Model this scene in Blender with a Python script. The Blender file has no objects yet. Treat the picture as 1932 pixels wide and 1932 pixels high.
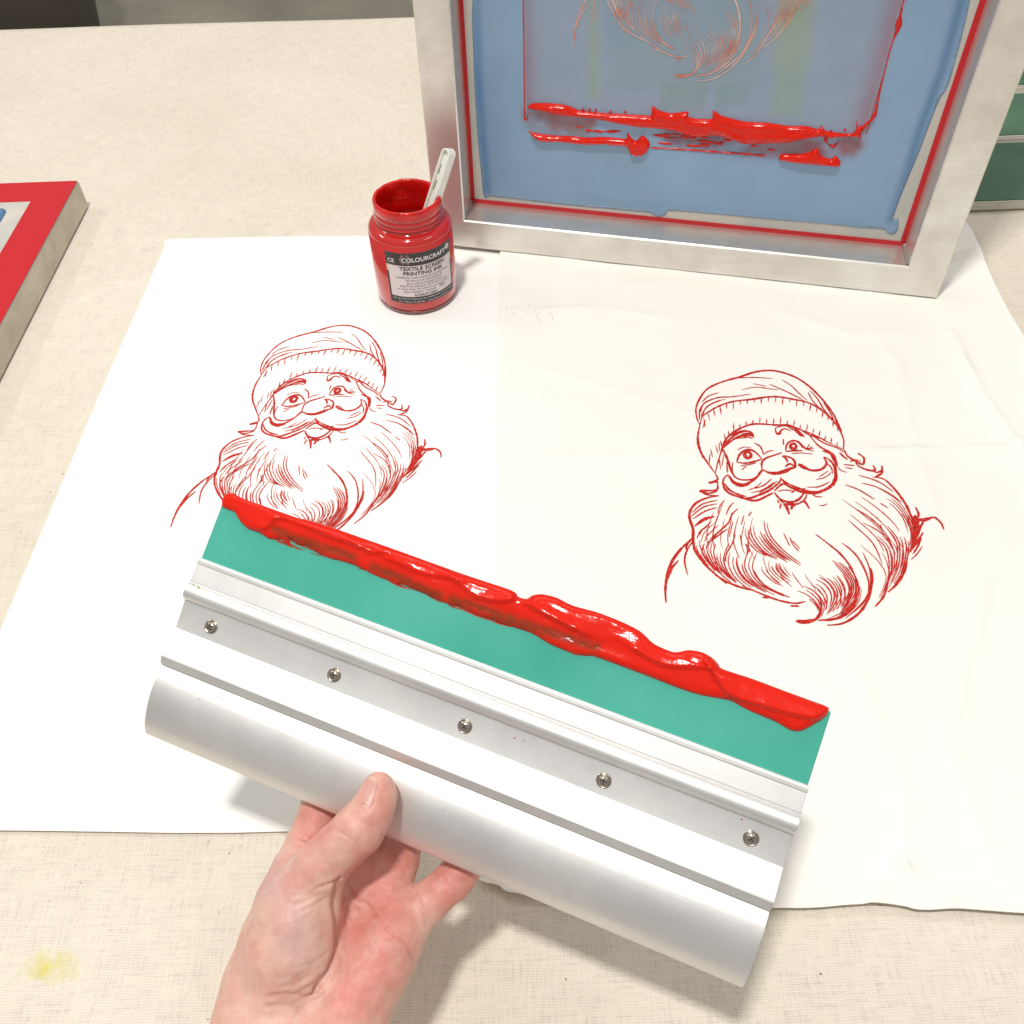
import bpy, bmesh, math, random
import numpy as np
from mathutils import Vector, Matrix, noise
from mathutils.geometry import delaunay_2d_cdt

# ------------------------------------------------------------------ camera
FOC, CEN, HGT = 1767.0, 966.0, 0.50          # focal length and centre in pixels of a 1932 px picture, eye height above the table
nad = np.array([56.0, 1549.0, FOC]); nad /= np.linalg.norm(nad)
UP = -nad; AX = np.array([0, 0, 1.0])
FW = AX - AX.dot(UP) * UP; FW /= np.linalg.norm(FW)
RT = np.cross(FW, UP)
ROT = np.array([RT, FW, UP])
EYE = np.array([0, 0, HGT])
scene = bpy.context.scene
cam_data = bpy.data.cameras.new('camera'); cam = bpy.data.objects.new('camera', cam_data)
scene.collection.objects.link(cam); scene.camera = cam
cam_data.sensor_width = 36; cam_data.lens = FOC / 1932 * 36
cam_data.clip_start = 0.02; cam_data.clip_end = 50
mw = Matrix.Identity(4)
for i, c in enumerate((ROT @ [1, 0, 0], ROT @ [0, -1, 0], ROT @ [0, 0, -1])):
    for j in range(3): mw[j][i] = c[j]
mw.translation = Vector(EYE)
cam.matrix_world = mw

# ------------------------------------------------------------------ light and exposure
world = bpy.data.worlds.new('World'); scene.world = world; world.use_nodes = True
nt = world.node_tree; nt.nodes.clear()
out = nt.nodes.new('ShaderNodeOutputWorld'); bg = nt.nodes.new('ShaderNodeBackground')
tc = nt.nodes.new('ShaderNodeTexCoord'); sp = nt.nodes.new('ShaderNodeSeparateXYZ'); cr = nt.nodes.new('ShaderNodeValToRGB')
nt.links.new(tc.outputs['Generated'], sp.inputs[0])
mr = nt.nodes.new('ShaderNodeMapRange'); mr.inputs['From Min'].default_value = -1
nt.links.new(sp.outputs['Z'], mr.inputs['Value']); nt.links.new(mr.outputs[0], cr.inputs[0])
e = cr.color_ramp.elements
e[0].position = 0.0; e[0].color = (0.20, 0.19, 0.175, 1)
e[1].position = 1.0; e[1].color = (1.0, 0.97, 0.93, 1)
for p, c in ((0.5, (0.62, 0.60, 0.57, 1)), (0.74, (0.70, 0.68, 0.65, 1)), (0.92, (1.0, 0.97, 0.93, 1))):
    el = cr.color_ramp.elements.new(p); el.color = c
nt.links.new(cr.outputs[0], bg.inputs[0]); bg.inputs[1].default_value = 0.44
nt.links.new(bg.outputs[0], out.inputs[0])

def area(name, loc, target, sx, sy, power, col=(1, 0.97, 0.93)):
    l = bpy.data.lights.new(name, 'AREA'); l.shape = 'RECTANGLE'; l.size = sx; l.size_y = sy
    l.energy = power; l.color = col
    o = bpy.data.objects.new(name, l); scene.collection.objects.link(o); o.location = loc
    o.rotation_euler = (Vector(target) - Vector(loc)).to_track_quat('-Z', 'Y').to_euler()
    return o
area('ceiling_or_fill_lamp', (-0.36, -0.10, 2.8), (-0.1, 0.5, 0.0), 0.22, 0.15, 46)
area('ceiling_or_fill_lamp', (-1.55, 1.15, 1.55), (0.0, 0.7, 0.0), 0.5, 0.12, 4)
area('ceiling_or_fill_lamp', (1.2, 0.3, 2.1), (0.1, 0.6, 0.0), 0.9, 0.2, 2.5)  # added fill light from the right, no lamp seen there
area('ceiling_or_fill_lamp', (0.0, 1.75, 2.1), (0.0, 0.35, 0.1), 1.7, 0.7, 7)
scene.view_settings.view_transform = 'Standard'; scene.view_settings.look = 'None'
scene.view_settings.exposure = 0.13; scene.view_settings.gamma = 1.0
scene.view_settings.use_curve_mapping = False
scene.cycles.use_denoising = True

# ------------------------------------------------------------------ measuring helpers
def ray(u, v): return ROT @ np.array([u - CEN, v - CEN, FOC])
def tab(u, v, z=0.0):
    d = ray(u, v); t = (z - HGT) / d[2]; return EYE + t * d
def proj(P):
    c = (np.asarray(P) - EYE) @ ROT            # rows are points
    return CEN + FOC * c[..., 0] / c[..., 2], CEN + FOC * c[..., 1] / c[..., 2]
def onplane(u, v, p0, n):
    d = ray(u, v); t = np.dot(np.array(p0) - EYE, n) / np.dot(d, n); return EYE + t * d
# squeegee frame: origin at the left end of the blade's edge, s along the edge, t down to the grip, n towards the viewer
SQ0 = np.array([-0.1345, 0.2998, 0.1773])
SS = np.array([0.9152, -0.3970, -0.0695]); SS /= np.linalg.norm(SS)
ST = np.array([-0.3674, -0.7506, -0.5492]); ST -= ST @ SS * SS; ST /= np.linalg.norm(ST)
SN = np.cross(ST, SS)
def sqp(u, v, n=0.0):
    p = onplane(u, v, SQ0 + SN * n, SN) - SQ0; return p @ SS, p @ ST
def sqw(s, t, n): return SQ0 + SS * s + ST * t + SN * n
# standing screen frame
FA = tab(822, 461, 0.0046); FD = tab(1767, 564, 0.0046) - FA; FD /= np.linalg.norm(FD); FN = np.array([-FD[1], FD[0], 0.0])
def frp(u, v, dep=0.0):
    p = onplane(u, v, FA + FN * dep, FN) - FA; return p @ FD, p[2]

rng = random.Random(7)
def srgb(r, g, b):
    f = lambda c: (c / 255) / 12.92 if c / 255 <= 0.04045 else ((c / 255 + 0.055) / 1.055) ** 2.4
    return (f(r), f(g), f(b), 1.0)
def catmull(P, n=8, closed=False):
    P = [np.array(p, float) for p in P]; m = len(P); outp = []
    rngi = range(m if closed else m - 1)
    for i in rngi:
        if closed: a, b, c, d = P[(i - 1) % m], P[i], P[(i + 1) % m], P[(i + 2) % m]
        else: a, b, c, d = P[max(i - 1, 0)], P[i], P[i + 1], P[min(i + 2, m - 1)]
        for k in range(n):
            t = k / n
            outp.append(0.5 * ((2 * b) + (-a + c) * t + (2 * a - 5 * b + 4 * c - d) * t * t + (-a + 3 * b - 3 * c + d) * t ** 3))
    if not closed: outp.append(P[-1])
    return outp
def inside(poly, X, Y):
    poly = np.asarray(poly); r = np.zeros(X.shape, bool); n = len(poly); j = n - 1
    for i in range(n):
        xi, yi = poly[i]; xj, yj = poly[j]
        if yi != yj: r ^= ((yi > Y) != (yj > Y)) & (X < (xj - xi) * (Y - yi) / (yj - yi) + xi)
        j = i
    return r
def segdist(poly, X, Y, closed=True):
    """distance to a polyline, and signed side (positive on its left)"""
    poly = np.asarray(poly, float); D = np.full(X.shape, 1e9); S = np.zeros(X.shape); n = len(poly)
    for i in range(n if closed else n - 1):
        a, b = poly[i], poly[(i + 1) % n]; d = b - a; L = d @ d + 1e-18
        t = np.clip(((X - a[0]) * d[0] + (Y - a[1]) * d[1]) / L, 0, 1)
        q = np.hypot(X - a[0] - t * d[0], Y - a[1] - t * d[1]); m = q < D
        D = np.where(m, q, D); S = np.where(m, np.sign(d[0] * (Y - a[1]) - d[1] * (X - a[0])), S)
    return D, S

# ------------------------------------------------------------------ object helpers
COL = scene.collection
def link_mesh(name, verts, faces, mat=None, parent=None, smooth=True, cols=None, attr='tint'):
    me = bpy.data.meshes.new(name); me.from_pydata([tuple(map(float, v)) for v in verts], [], [tuple(int(i) for i in f) for f in faces]); me.update()
    if mat: me.materials.append(mat)
    if smooth: me.polygons.foreach_set('use_smooth', [True] * len(me.polygons))
    if cols is not None:
        a = me.color_attributes.new(attr, 'FLOAT_COLOR', 'POINT')
        a.data.foreach_set('color', np.asarray(cols, np.float32).ravel())
    o = bpy.data.objects.new(name, me); COL.objects.link(o)
    if parent: o.parent = parent
    return o
def thing(name, label, cat, loc=(0, 0, 0), group=None, matrix=None):
    o = bpy.data.objects.new(name, None); COL.objects.link(o); o.empty_display_size = 0.02
    if matrix is not None: o.matrix_world = matrix
    else: o.location = loc
    o['label'] = label; o['category'] = cat
    if group: o['group'] = group
    return o
def tag(o, label, cat, group=None):
    o['label'] = label; o['category'] = cat
    if group: o['group'] = group
    return o
def boxmesh(x0, x1, y0, y1, z0, z1, bev=0.0, seg=2):
    bm = bmesh.new(); bmesh.ops.create_cube(bm, size=1)
    for v in bm.verts: v.co = Vector(((x0 + x1) / 2 + v.co.x * (x1 - x0), (y0 + y1) / 2 + v.co.y * (y1 - y0), (z0 + z1) / 2 + v.co.z * (z1 - z0)))
    if bev: bmesh.ops.bevel(bm, geom=bm.edges[:], offset=bev, segments=seg, affect='EDGES')
    return bm
def bmobj(name, bm, mat, parent=None, smooth=False):
    me = bpy.data.meshes.new(name); bm.normal_update(); bm.to_mesh(me); bm.free(); me.materials.append(mat)
    if smooth: me.polygons.foreach_set('use_smooth', [True] * len(me.polygons))
    o = bpy.data.objects.new(name, me); COL.objects.link(o)
    if parent: o.parent = parent
    return o
def fill(outline, step, jitter=0.0):
    """triangulated polygon with interior points; returns Nx2 points, triangles, mask of rim points"""
    O = np.asarray([p[:2] for p in outline], float)
    x0, y0 = O.min(0); x1, y1 = O.max(0)
    gx, gy = np.meshgrid(np.arange(x0 + step / 2, x1, step), np.arange(y0 + step / 2, y1, step))
    gx = gx + (np.arange(gx.shape[0]) % 2)[:, None] * step / 2
    gx, gy = gx.ravel(), gy.ravel()
    m = inside(O, gx, gy)
    gx, gy = gx[m], gy[m]
    if len(gx):
        d, _ = segdist(O, gx, gy); k = d > step * 0.45; gx, gy = gx[k], gy[k]
    pts = [Vector(p) for p in O] + [Vector((a, b)) for a, b in zip(gx, gy)]
    n = len(O)
    r = delaunay_2d_cdt(pts, [(i, (i + 1) % n) for i in range(n)], [list(range(n))], 1, 1e-7)
    P = np.array([(v.x, v.y) for v in r[0]])
    T = [t for t in r[2]]
    rim = np.zeros(len(P), bool)
    for i, orig in enumerate(r[3]):
        if any(q < n for q in orig): rim[i] = True
    return P, T, rim
def slab(P, T, rim, ztop, zbot, conv):
    """closed sheet of triangles: top, bottom and a wall along the rim"""
    n = len(P); V = [conv(p[0], p[1], a) for p, a in zip(P, ztop)] + [conv(p[0], p[1], a) for p, a in zip(P, zbot)]
    F = []; cnt = {}
    for t in T:
        a, b, c = t
        if (P[b][0] - P[a][0]) * (P[c][1] - P[a][1]) - (P[b][1] - P[a][1]) * (P[c][0] - P[a][0]) < 0: t = (a, c, b)
        F.append(tuple(t)); F.append((t[0] + n, t[2] + n, t[1] + n))
        for i in range(3):
            e1 = (t[i], t[(i + 1) % 3]); cnt[e1] = cnt.get(e1, 0) + 1
    for (a, b) in cnt:
        if (b, a) not in cnt: F.append((b, a, a + n, b + n))
    return V, F

# ------------------------------------------------------------------ materials
def mat(name, col=(0.5, 0.5, 0.5, 1), rough=0.5, metal=0.0, spec=0.5, **kw):
    m = bpy.data.materials.new(name); m.use_nodes = True; b = m.node_tree.nodes['Principled BSDF']
    b.inputs['Base Color'].default_value = col; b.inputs['Roughness'].default_value = rough
    b.inputs['Metallic'].default_value = metal; b.inputs['Specular IOR Level'].default_value = spec
    for k, v in kw.items(): b.inputs[k.replace('_', ' ')].default_value = v
    return m
def N(m, t, **kw):
    n = m.node_tree.nodes.new(t)
    for k, v in kw.items():
        if hasattr(n, k): setattr(n, k, v)
        else: n.inputs[k].default_value = v
    return n
def L(m, a, b): m.node_tree.links.new(a, b)
def bsdf(m): return m.node_tree.nodes['Principled BSDF']
def objco(m, sc=(1, 1, 1)):
    t = N(m, 'ShaderNodeTexCoord'); mp = N(m, 'ShaderNodeMapping'); mp.inputs['Scale'].default_value = sc
    L(m, t.outputs['Object'], mp.inputs[0]); return mp.outputs[0]
def noise_n(m, co, scale, detail=4, rough=0.5):
    n = N(m, 'ShaderNodeTexNoise'); n.inputs['Scale'].default_value = scale; n.inputs['Detail'].default_value = detail
    n.inputs['Roughness'].default_value = rough; L(m, co, n.inputs['Vector']); return n.outputs['Fac']
def ramp(m, fac, stops):
    r = N(m, 'ShaderNodeValToRGB'); el = r.color_ramp.elements
    el[0].position, el[0].color = stops[0]; el[1].position, el[1].color = stops[-1]
    for p, c in stops[1:-1]: q = el.new(p); q.color = c
    L(m, fac, r.inputs[0]); return r.outputs[0]
def math_n(m, op, a, b=None, c=None):
    n = N(m, 'ShaderNodeMath', operation=op)
    for i, q in enumerate((a, b, c)):
        if q is None: continue
        if isinstance(q, (int, float)): n.inputs[i].default_value = q
        else: L(m, q, n.inputs[i])
    return n.outputs[0]
def mixc(m, fac, a, b, mode='MIX'):
    n = N(m, 'ShaderNodeMix', data_type='RGBA', blend_type=mode)
    for i, q in ((0, fac), (6, a), (7, b)):
        if isinstance(q, (int, float, tuple)): n.inputs[i].default_value = q
        else: L(m, q, n.inputs[i])
    return n.outputs[2]
def bump(m, h, strength, dist):
    b = N(m, 'ShaderNodeBump'); b.inputs['Strength'].default_value = strength; b.inputs['Distance'].default_value = dist
    L(m, h, b.inputs['Height']); L(m, b.outputs[0], bsdf(m).inputs['Normal']); return b
def g(v): return (v, v, v, 1)

# unbleached canvas with an open weave, slubs, specks and one yellow paint stain
canvas = mat('canvas', rough=0.95, spec=0.1)
co = objco(canvas)
sep = N(canvas, 'ShaderNodeSeparateXYZ'); L(canvas, co, sep.inputs[0])
warp = noise_n(canvas, co, 130, 4)
fx = math_n(canvas, 'MULTIPLY_ADD', warp, 9.0, math_n(canvas, 'MULTIPLY', sep.outputs[0], 5200.0))
fy = math_n(canvas, 'MULTIPLY_ADD', warp, -8.0, math_n(canvas, 'MULTIPLY', sep.outputs[1], 4900.0))
sx = math_n(canvas, 'ABSOLUTE', math_n(canvas, 'SINE', math_n(canvas, 'MULTIPLY', fx, 0.5)))
sy = math_n(canvas, 'ABSOLUTE', math_n(canvas, 'SINE', math_n(canvas, 'MULTIPLY', fy, 0.5)))
weave = math_n(canvas, 'MINIMUM', sx, sy)
slub = N(canvas, 'ShaderNodeMapping'); slub.inputs['Scale'].default_value = (60, 700, 60); L(canvas, co, slub.inputs[0])
slub2 = N(canvas, 'ShaderNodeMapping'); slub2.inputs['Scale'].default_value = (700, 60, 60); L(canvas, co, slub2.inputs[0])
sl = math_n(canvas, 'ADD', noise_n(canvas, slub.outputs[0], 1, 3), noise_n(canvas, slub2.outputs[0], 1, 3))
hgt = math_n(canvas, 'ADD', math_n(canvas, 'MULTIPLY', weave, 0.7), math_n(canvas, 'MULTIPLY', sl, 0.5))
fine = noise_n(canvas, co, 900, 2)
base = ramp(canvas, noise_n(canvas, co, 5, 5), [(0.3, srgb(230, 221, 204)), (0.7, srgb(240, 231, 216))])
gap_shade = ramp(canvas, weave, [(0.0, g(0.62)), (0.34, g(1.0)), (1, g(1.03))])  # shade in the gaps between threads, put into the colour
base = mixc(canvas, ramp(canvas, noise_n(canvas, co, 70, 4, 0.6), [(0.36, g(0.08)), (0.66, g(0.8))]), base, gap_shade, 'MULTIPLY')
base = mixc(canvas, 1.0, base, ramp(canvas, sl, [(0.7, g(0.90)), (1.25, g(1.06))]), 'MULTIPLY')
vor = N(canvas, 'ShaderNodeTexVoronoi'); vor.inputs['Scale'].default_value = 120; L(canvas, co, vor.inputs['Vector'])
spk = math_n(canvas, 'MULTIPLY', math_n(canvas, 'LESS_THAN', vor.outputs['Distance'], 0.075), math_n(canvas, 'GREATER_THAN', noise_n(canvas, co, 190, 1), 0.635))
base = mixc(canvas, math_n(canvas, 'MULTIPLY', spk, 0.75), base, srgb(95, 85, 62))
st = N(canvas, 'ShaderNodeVectorMath', operation='DISTANCE'); stm = N(canvas, 'ShaderNodeMapping'); L(canvas, co, stm.inputs[0])
stp = tab(88, 1822); stm.inputs['Location'].default_value = (-stp[0] * 1.0, -stp[1] * 1.7, 0); stm.inputs['Scale'].default_value = (1.0, 1.7, 1)
L(canvas, stm.outputs[0], st.inputs[0])
sd = math_n(canvas, 'ADD', st.outputs['Value'], math_n(canvas, 'MULTIPLY', math_n(canvas, 'SUBTRACT', noise_n(canvas, co, 90, 4), 0.5), 0.030))
smask = ramp(canvas, math_n(canvas, 'MULTIPLY', sd, 40.0), [(0.10, g(0.75)), (0.58, g(0))])
base = mixc(canvas, math_n(canvas, 'MULTIPLY', smask, math_n(canvas, 'MULTIPLY_ADD', fine, 0.8, 0.55)), base, srgb(222, 214, 78))
L(canvas, base, bsdf(canvas).inputs['Base Color'])
bump(canvas, hgt, 0.55, 0.0006)

paper_m = mat('white_paper', srgb(254, 254, 249), 0.75, spec=0.25)
co = objco(paper_m); bump(paper_m, noise_n(paper_m, co, 60, 3), 0.08, 0.001)
fab_m = mat('white_cotton', srgb(248, 246, 242), 0.9, spec=0.1)
co = objco(fab_m)
fh = math_n(fab_m, 'ADD', math_n(fab_m, 'MULTIPLY', noise_n(fab_m, co, 14, 3), 3.0), math_n(fab_m, 'MULTIPLY', noise_n(fab_m, co, 900, 2), 0.15))
bump(fab_m, fh, 0.22, 0.0012)
fcol = ramp(fab_m, noise_n(fab_m, co, 9, 4, 0.6), [(0.35, srgb(250, 246, 239)), (0.65, srgb(250, 250, 243))])
L(fab_m, fcol, bsdf(fab_m).inputs['Base Color'])
print_m = mat('printed_red_ink', srgb(206, 38, 30), 0.6, spec=0.3)
co = objco(print_m); L(print_m, ramp(print_m, noise_n(print_m, co, 500, 3), [(0.36, srgb(176, 26, 24)), (0.60, srgb(212, 42, 30)), (0.75, srgb(224, 96, 80))]), bsdf(print_m).inputs['Base Color'])
pale_print = mat('ghost_print', srgb(222, 218, 216), 0.9)

ink = mat('wet_red_ink', srgb(225, 28, 18), 0.15, spec=0.30)
b = bsdf(ink); b.inputs['Coat Weight'].default_value = 0.0; b.inputs['Coat Roughness'].default_value = 0.07
vc = N(ink, 'ShaderNodeVertexColor', layer_name='tint'); L(ink, vc.outputs[0], b.inputs['Base Color'])
co = objco(ink); stk = N(ink, 'ShaderNodeMapping'); stk.inputs['Scale'].default_value = (70, 900, 900); L(ink, co, stk.inputs[0])
bump(ink, math_n(ink, 'ADD', noise_n(ink, co, 150, 3, 0.5), math_n(ink, 'MULTIPLY', noise_n(ink, stk.outputs[0], 1, 3), 0.35)), 0.20, 0.0015)
jarink = mat('red_ink', srgb(214, 20, 14), 0.12, spec=0.6)
co = objco(jarink); bump(jarink, noise_n(jarink, co, 120, 4, 0.6), 0.25, 0.0015)
filmink = mat('ink_film', srgb(196, 14, 16), 0.2, spec=0.6)
co = objco(filmink)
L(filmink, ramp(filmink, noise_n(filmink, co, 90, 4, 0.6), [(0.32, srgb(180, 14, 14)), (0.6, srgb(226, 28, 20))]), bsdf(filmink).inputs['Base Color'])
bump(filmink, noise_n(filmink, co, 140, 4, 0.6), 0.4, 0.002)

def brushed(name, c0, c1, rough, axis, bstr=0.06, metal=1.0, blot=(0.35, 0.65)):
    m = mat(name, rough=rough, metal=metal)
    scl = [900, 900, 900]; scl[axis] = 14
    co = objco(m, tuple(scl)); co1 = objco(m)
    s = noise_n(m, co, 1, 3, 0.6)
    bl = noise_n(m, co1, 22, 5, 0.62)
    c = ramp(m, bl, [(blot[0], c0), (blot[1], c1)])
    c = mixc(m, 1.0, c, ramp(m, s, [(0.3, g(0.93)), (0.7, g(1.03))]), 'MULTIPLY')
    L(m, c, bsdf(m).inputs['Base Color'])
    L(m, ramp(m, bl, [(0.3, g(rough + 0.08)), (0.7, g(rough - 0.05))]), bsdf(m).inputs['Roughness'])
    bump(m, s, bstr, 0.0005); return m
anod = mat('anodised_aluminium', srgb(228, 228, 227), 0.40, metal=0.80)
co = objco(anod, (10, 1200, 1200)); s_ = noise_n(anod, co, 1, 2)
co2 = objco(anod)
L(anod, ramp(anod, noise_n(anod, co2, 12, 4), [(0.3, srgb(226, 226, 225)), (0.7, srgb(235, 235, 233))]), bsdf(anod).inputs['Base Color'])
bump(anod, math_n(anod, 'ADD', s_, math_n(anod, 'MULTIPLY', noise_n(anod, co2, 700, 3), 0.5)), 0.05, 0.0004)
L(anod, ramp(anod, noise_n(anod, co2, 26, 5, 0.65), [(0.35, g(0.42)), (0.62, g(0.50))]), bsdf(anod).inputs['Roughness'])
alu = brushed('brushed_aluminium', srgb(218, 213, 205), srgb(234, 231, 225), 0.36, 0, metal=0.78)
alu_dull = brushed('dull_aluminium', srgb(188, 182, 168), srgb(210, 204, 190), 0.5, 1, metal=0.6)
screwm = mat('steel_screw', srgb(190, 182, 170), 0.22, metal=1.0)
darkm = mat('dark_recess', srgb(60, 56, 50), 0.8)
green = mat('green_polyurethane', srgb(62, 178, 150), 0.32, spec=0.5)
b = bsdf(green); b.inputs['Subsurface Weight'].default_value = 0.12; b.inputs['Subsurface Radius'].default_value = (0.002, 0.006, 0.004)
co = objco(green); L(green, ramp(green, noise_n(green, co, 14, 3), [(0.3, srgb(56, 168, 146)), (0.7, srgb(78, 182, 162))]), b.inputs['Base Color'])
emul = mat('screen_emulsion', rough=0.42, spec=0.5, Coat_Weight=0.5, Coat_Roughness=0.12); vc = N(emul, 'ShaderNodeVertexColor', layer_name='tint')
co = objco(emul)
L(emul, mixc(emul, 1.0, vc.outputs[0], ramp(emul, noise_n(emul, co, 30, 5), [(0.3, g(0.95)), (0.7, g(1.04))]), 'MULTIPLY'), bsdf(emul).inputs['Base Color'])
bump(emul, noise_n(emul, co, 800, 2), 0.06, 0.0004)
meshm = mat('screen_mesh', srgb(205, 203, 194), 0.6)
co = objco(meshm); L(meshm, ramp(meshm, noise_n(meshm, co, 14, 3), [(0.4, srgb(196, 196, 190)), (0.6, srgb(214, 208, 198))]), bsdf(meshm).inputs['Base Color'])
bump(meshm, noise_n(meshm, co, 1500, 1), 0.1, 0.0004)
redglue = mat('red_adhesive', srgb(206, 26, 38), 0.38, spec=0.5)
co = objco(redglue); bump(redglue, noise_n(redglue, co, 260, 2), 0.05, 0.0006)
pinkline = mat('stencil_line', srgb(222, 160, 150), 0.5); co = objco(pinkline)
L(pinkline, ramp(pinkline, noise_n(pinkline, co, 60, 3), [(0.36, srgb(226, 128, 100)), (0.5, srgb(230, 172, 152)), (0.62, srgb(230, 200, 190))]), bsdf(pinkline).inputs['Base Color'])

# ------------------------------------------------------------------ the setting: floor, table, canvas cloth
floorm = mat('stained_concrete', rough=0.8); co = objco(floorm)
L(floorm, ramp(floorm, noise_n(floorm, co, 2.2, 6, 0.6), [(0.3, srgb(150, 146, 132)), (0.7, srgb(188, 182, 166))]), bsdf(floorm).inputs['Base Color'])
fl = bmobj('floor', boxmesh(-6, 6, -3, 9, -0.95, -0.85), floorm); fl['kind'] = 'structure'
woodm = mat('table_board', srgb(120, 104, 84), 0.6); co = objco(woodm, (3, 60, 60))
L(woodm, ramp(woodm, noise_n(woodm, co, 1, 4), [(0.3, srgb(110, 92, 70)), (0.7, srgb(140, 120, 94))]), bsdf(woodm).inputs['Base Color'])
tb = bmobj('table', boxmesh(-1.5, 1.5, -0.35, 1.325, -0.045, -0.0035, 0.002), woodm)
tag(tb, 'work table hidden under the cream canvas cloth', 'table')

def cloth_h(x, y):
    return 0.0006 * noise.noise(Vector((x * 6, y * 6, 1.3))) + 0.0010 * noise.noise(Vector((x * 2.2, y * 2.5, 7.3)))
Vc, Fc = [], []
xs = np.linspace(-1.45, 1.45, 200); ys = list(np.linspace(-0.34, 1.318, 120)) + [1.328, 1.332, 1.333, 1.333]
zs = [None] * 120 + [-0.002, -0.008, -0.03, -0.16]
for j, y in enumerate(ys):
    for x in xs:
        yy = y - (0.020 / 0.55) * 0 + (0.006 * noise.noise(Vector((x * 3, 0, 0))) - 0.012 * (x + 0.1) * (1 if x > -0.7 else 1)) * (j >= 110) * (j - 109) / 14
        Vc.append((x, yy, (cloth_h(x, y) - 0.0012) if zs[j] is None else zs[j]))
n = len(xs)
for j in range(len(ys) - 1):
    for i in range(n - 1): Fc.append((j * n + i, j * n + i + 1, (j + 1) * n + i + 1, (j + 1) * n + i))
cl = link_mesh('canvas_cloth', Vc, Fc, canvas)
tag(cl, 'cream unbleached canvas cloth covering the whole table with a yellow stain', 'tablecloth')

# dark tub on the floor behind the table
bm = bmesh.new(); prof = [(0.0, 0.0), (0.10, 0.0), (0.13, 0.03), (0.235, 0.34), (0.245, 0.35), (0.235, 0.355), (0.222, 0.34), (0.18, 0.04), (0.0, 0.03)]
tubm = mat('black_rubber', srgb(104, 98, 92), 0.7); tubin = mat('tub_inside', srgb(44, 41, 40), 0.8)
rings = []
for r, z in prof:
    rings.append([bm.verts.new((r * math.cos(a), r * math.sin(a), z)) for a in np.linspace(0, 2 * math.pi, 48, endpoint=False)] if r > 0 else [bm.verts.new((0, 0, z))])
for a, b2 in zip(rings, rings[1:]):
    for i in range(48):
        j = (i + 1) % 48
        if len(a) == 1: bm.faces.new((a[0], b2[j], b2[i]))
        elif len(b2) == 1: bm.faces.new((a[i], a[j], b2[0]))
        else: bm.faces.new((a[i], a[j], b2[j], b2[i]))
tp = tab(30, -60, -0.85 + 0.30)
tub = bmobj('floor_tub', bm, tubm, smooth=True); tub.location = (tp[0], tp[1], -0.85)
tag(tub, 'dark rubber tub on the floor behind the table, at the far left corner', 'tub')

# ------------------------------------------------------------------ sheets to be printed
def sheet(name, outline, hf, th, m, step, base=0.0):
    P, T, rim = fill(outline, step)
    zt = [hf(x, y) + th for x, y in P]; zb = [hf(x, y) for x, y in P]
    V, F = slab(P, T, rim, zt, zb, lambda x, y, z: (x, y, z + base))
    o_ = link_mesh(name, V, F, m); o_.data.set_sharp_from_angle(angle=math.radians(50)); return o_
PTH = 0.0003
def paper_h(x, y):
    d = y - 0.2125
    return 0.0009 + 0.0012 * math.exp(-d / 0.012) * (0.6 + 0.4 * math.sin(x * 17 + 1)) + 0.0002 * noise.noise(Vector((x * 8, y * 8, 0)))
# outline: A2 sheet, far left corner rounded
pl = []
c1, c2 = tab(322, 451), tab(0, 1195)
pl += [tab(310, 470)[:2], tab(311, 459)[:2], tab(315, 454.5)[:2], tab(324, 452.5)[:2], tab(500, 449)[:2], tab(700, 447)[:2]]
xr = 0.098
pl += [np.array([xr, 0.801]), np.array([xr, 0.208])]
pl += [tab(440, 1573)[:2], tab(330, 1573.5)[:2], tab(200, 1571.5)[:2], tab(100, 1570)[:2], tab(0, 1569)[:2], np.array([-0.3385, 0.2175])]
pl += [tab(0, 1195)[:2], tab(100, 957)[:2], tab(200, 720)[:2]]
out2 = []
for a, b2 in zip(pl, pl[1:] + pl[:1]):
    k = max(1, int(np.linalg.norm(b2 - a) / 0.02)); out2 += [a + (b2 - a) * i / k for i in range(k)]
pap = sheet('paper_sheet', out2, paper_h, PTH, paper_m, 0.012)
tag(pap, 'large smooth white sheet under the ink jar, its beard print partly behind the squeegee', 'paper sheet')

folds = [([(948, 505), (1080, 540), (1230, 545), (1400, 540), (1560, 552)], 0.0003, 0.006), ([(960, 868), (1200, 872), (1300, 868)], 0.0007, 0.004),
         ([(1560, 862), (1800, 858), (1932, 850)], 0.0009, 0.004), ([(1640, 640), (1690, 700), (1720, 850), (1760, 1000)], 0.0006, 0.006),
         ([(1700, 545), (1760, 500), (1830, 490)], 0.0022, 0.006), ([(1690, 520), (1760, 455)], 0.0022, 0.007),
         ([(1790, 640), (1850, 760), (1932, 880)], 0.0012, 0.006), ([(1690, 1640), (1640, 1700)], 0.0011, 0.004), ([(1690, 1640), (1760, 1700), (1932, 1712)], 0.0009, 0.005),
         ([(1600, 1250), (1700, 1500), (1700, 1640)], 0.0007, 0.006), ([(1000, 700), (1200, 760), (1330, 800)], 0.0005, 0.006), ([(1850, 1100), (1780, 1400), (1850, 1600)], 0.0007, 0.008),
         ([(980, 600), (1120, 590), (1260, 610)], 0.0008, 0.005), ([(1000, 1000), (1150, 980), (1290, 1100)], 0.0005, 0.008), ([(1480, 600), (1600, 640), (1700, 640)], 0.0007, 0.007)]
folds = [([tab(*p)[:2] for p in pts], a, w) for pts, a, w in folds]
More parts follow.
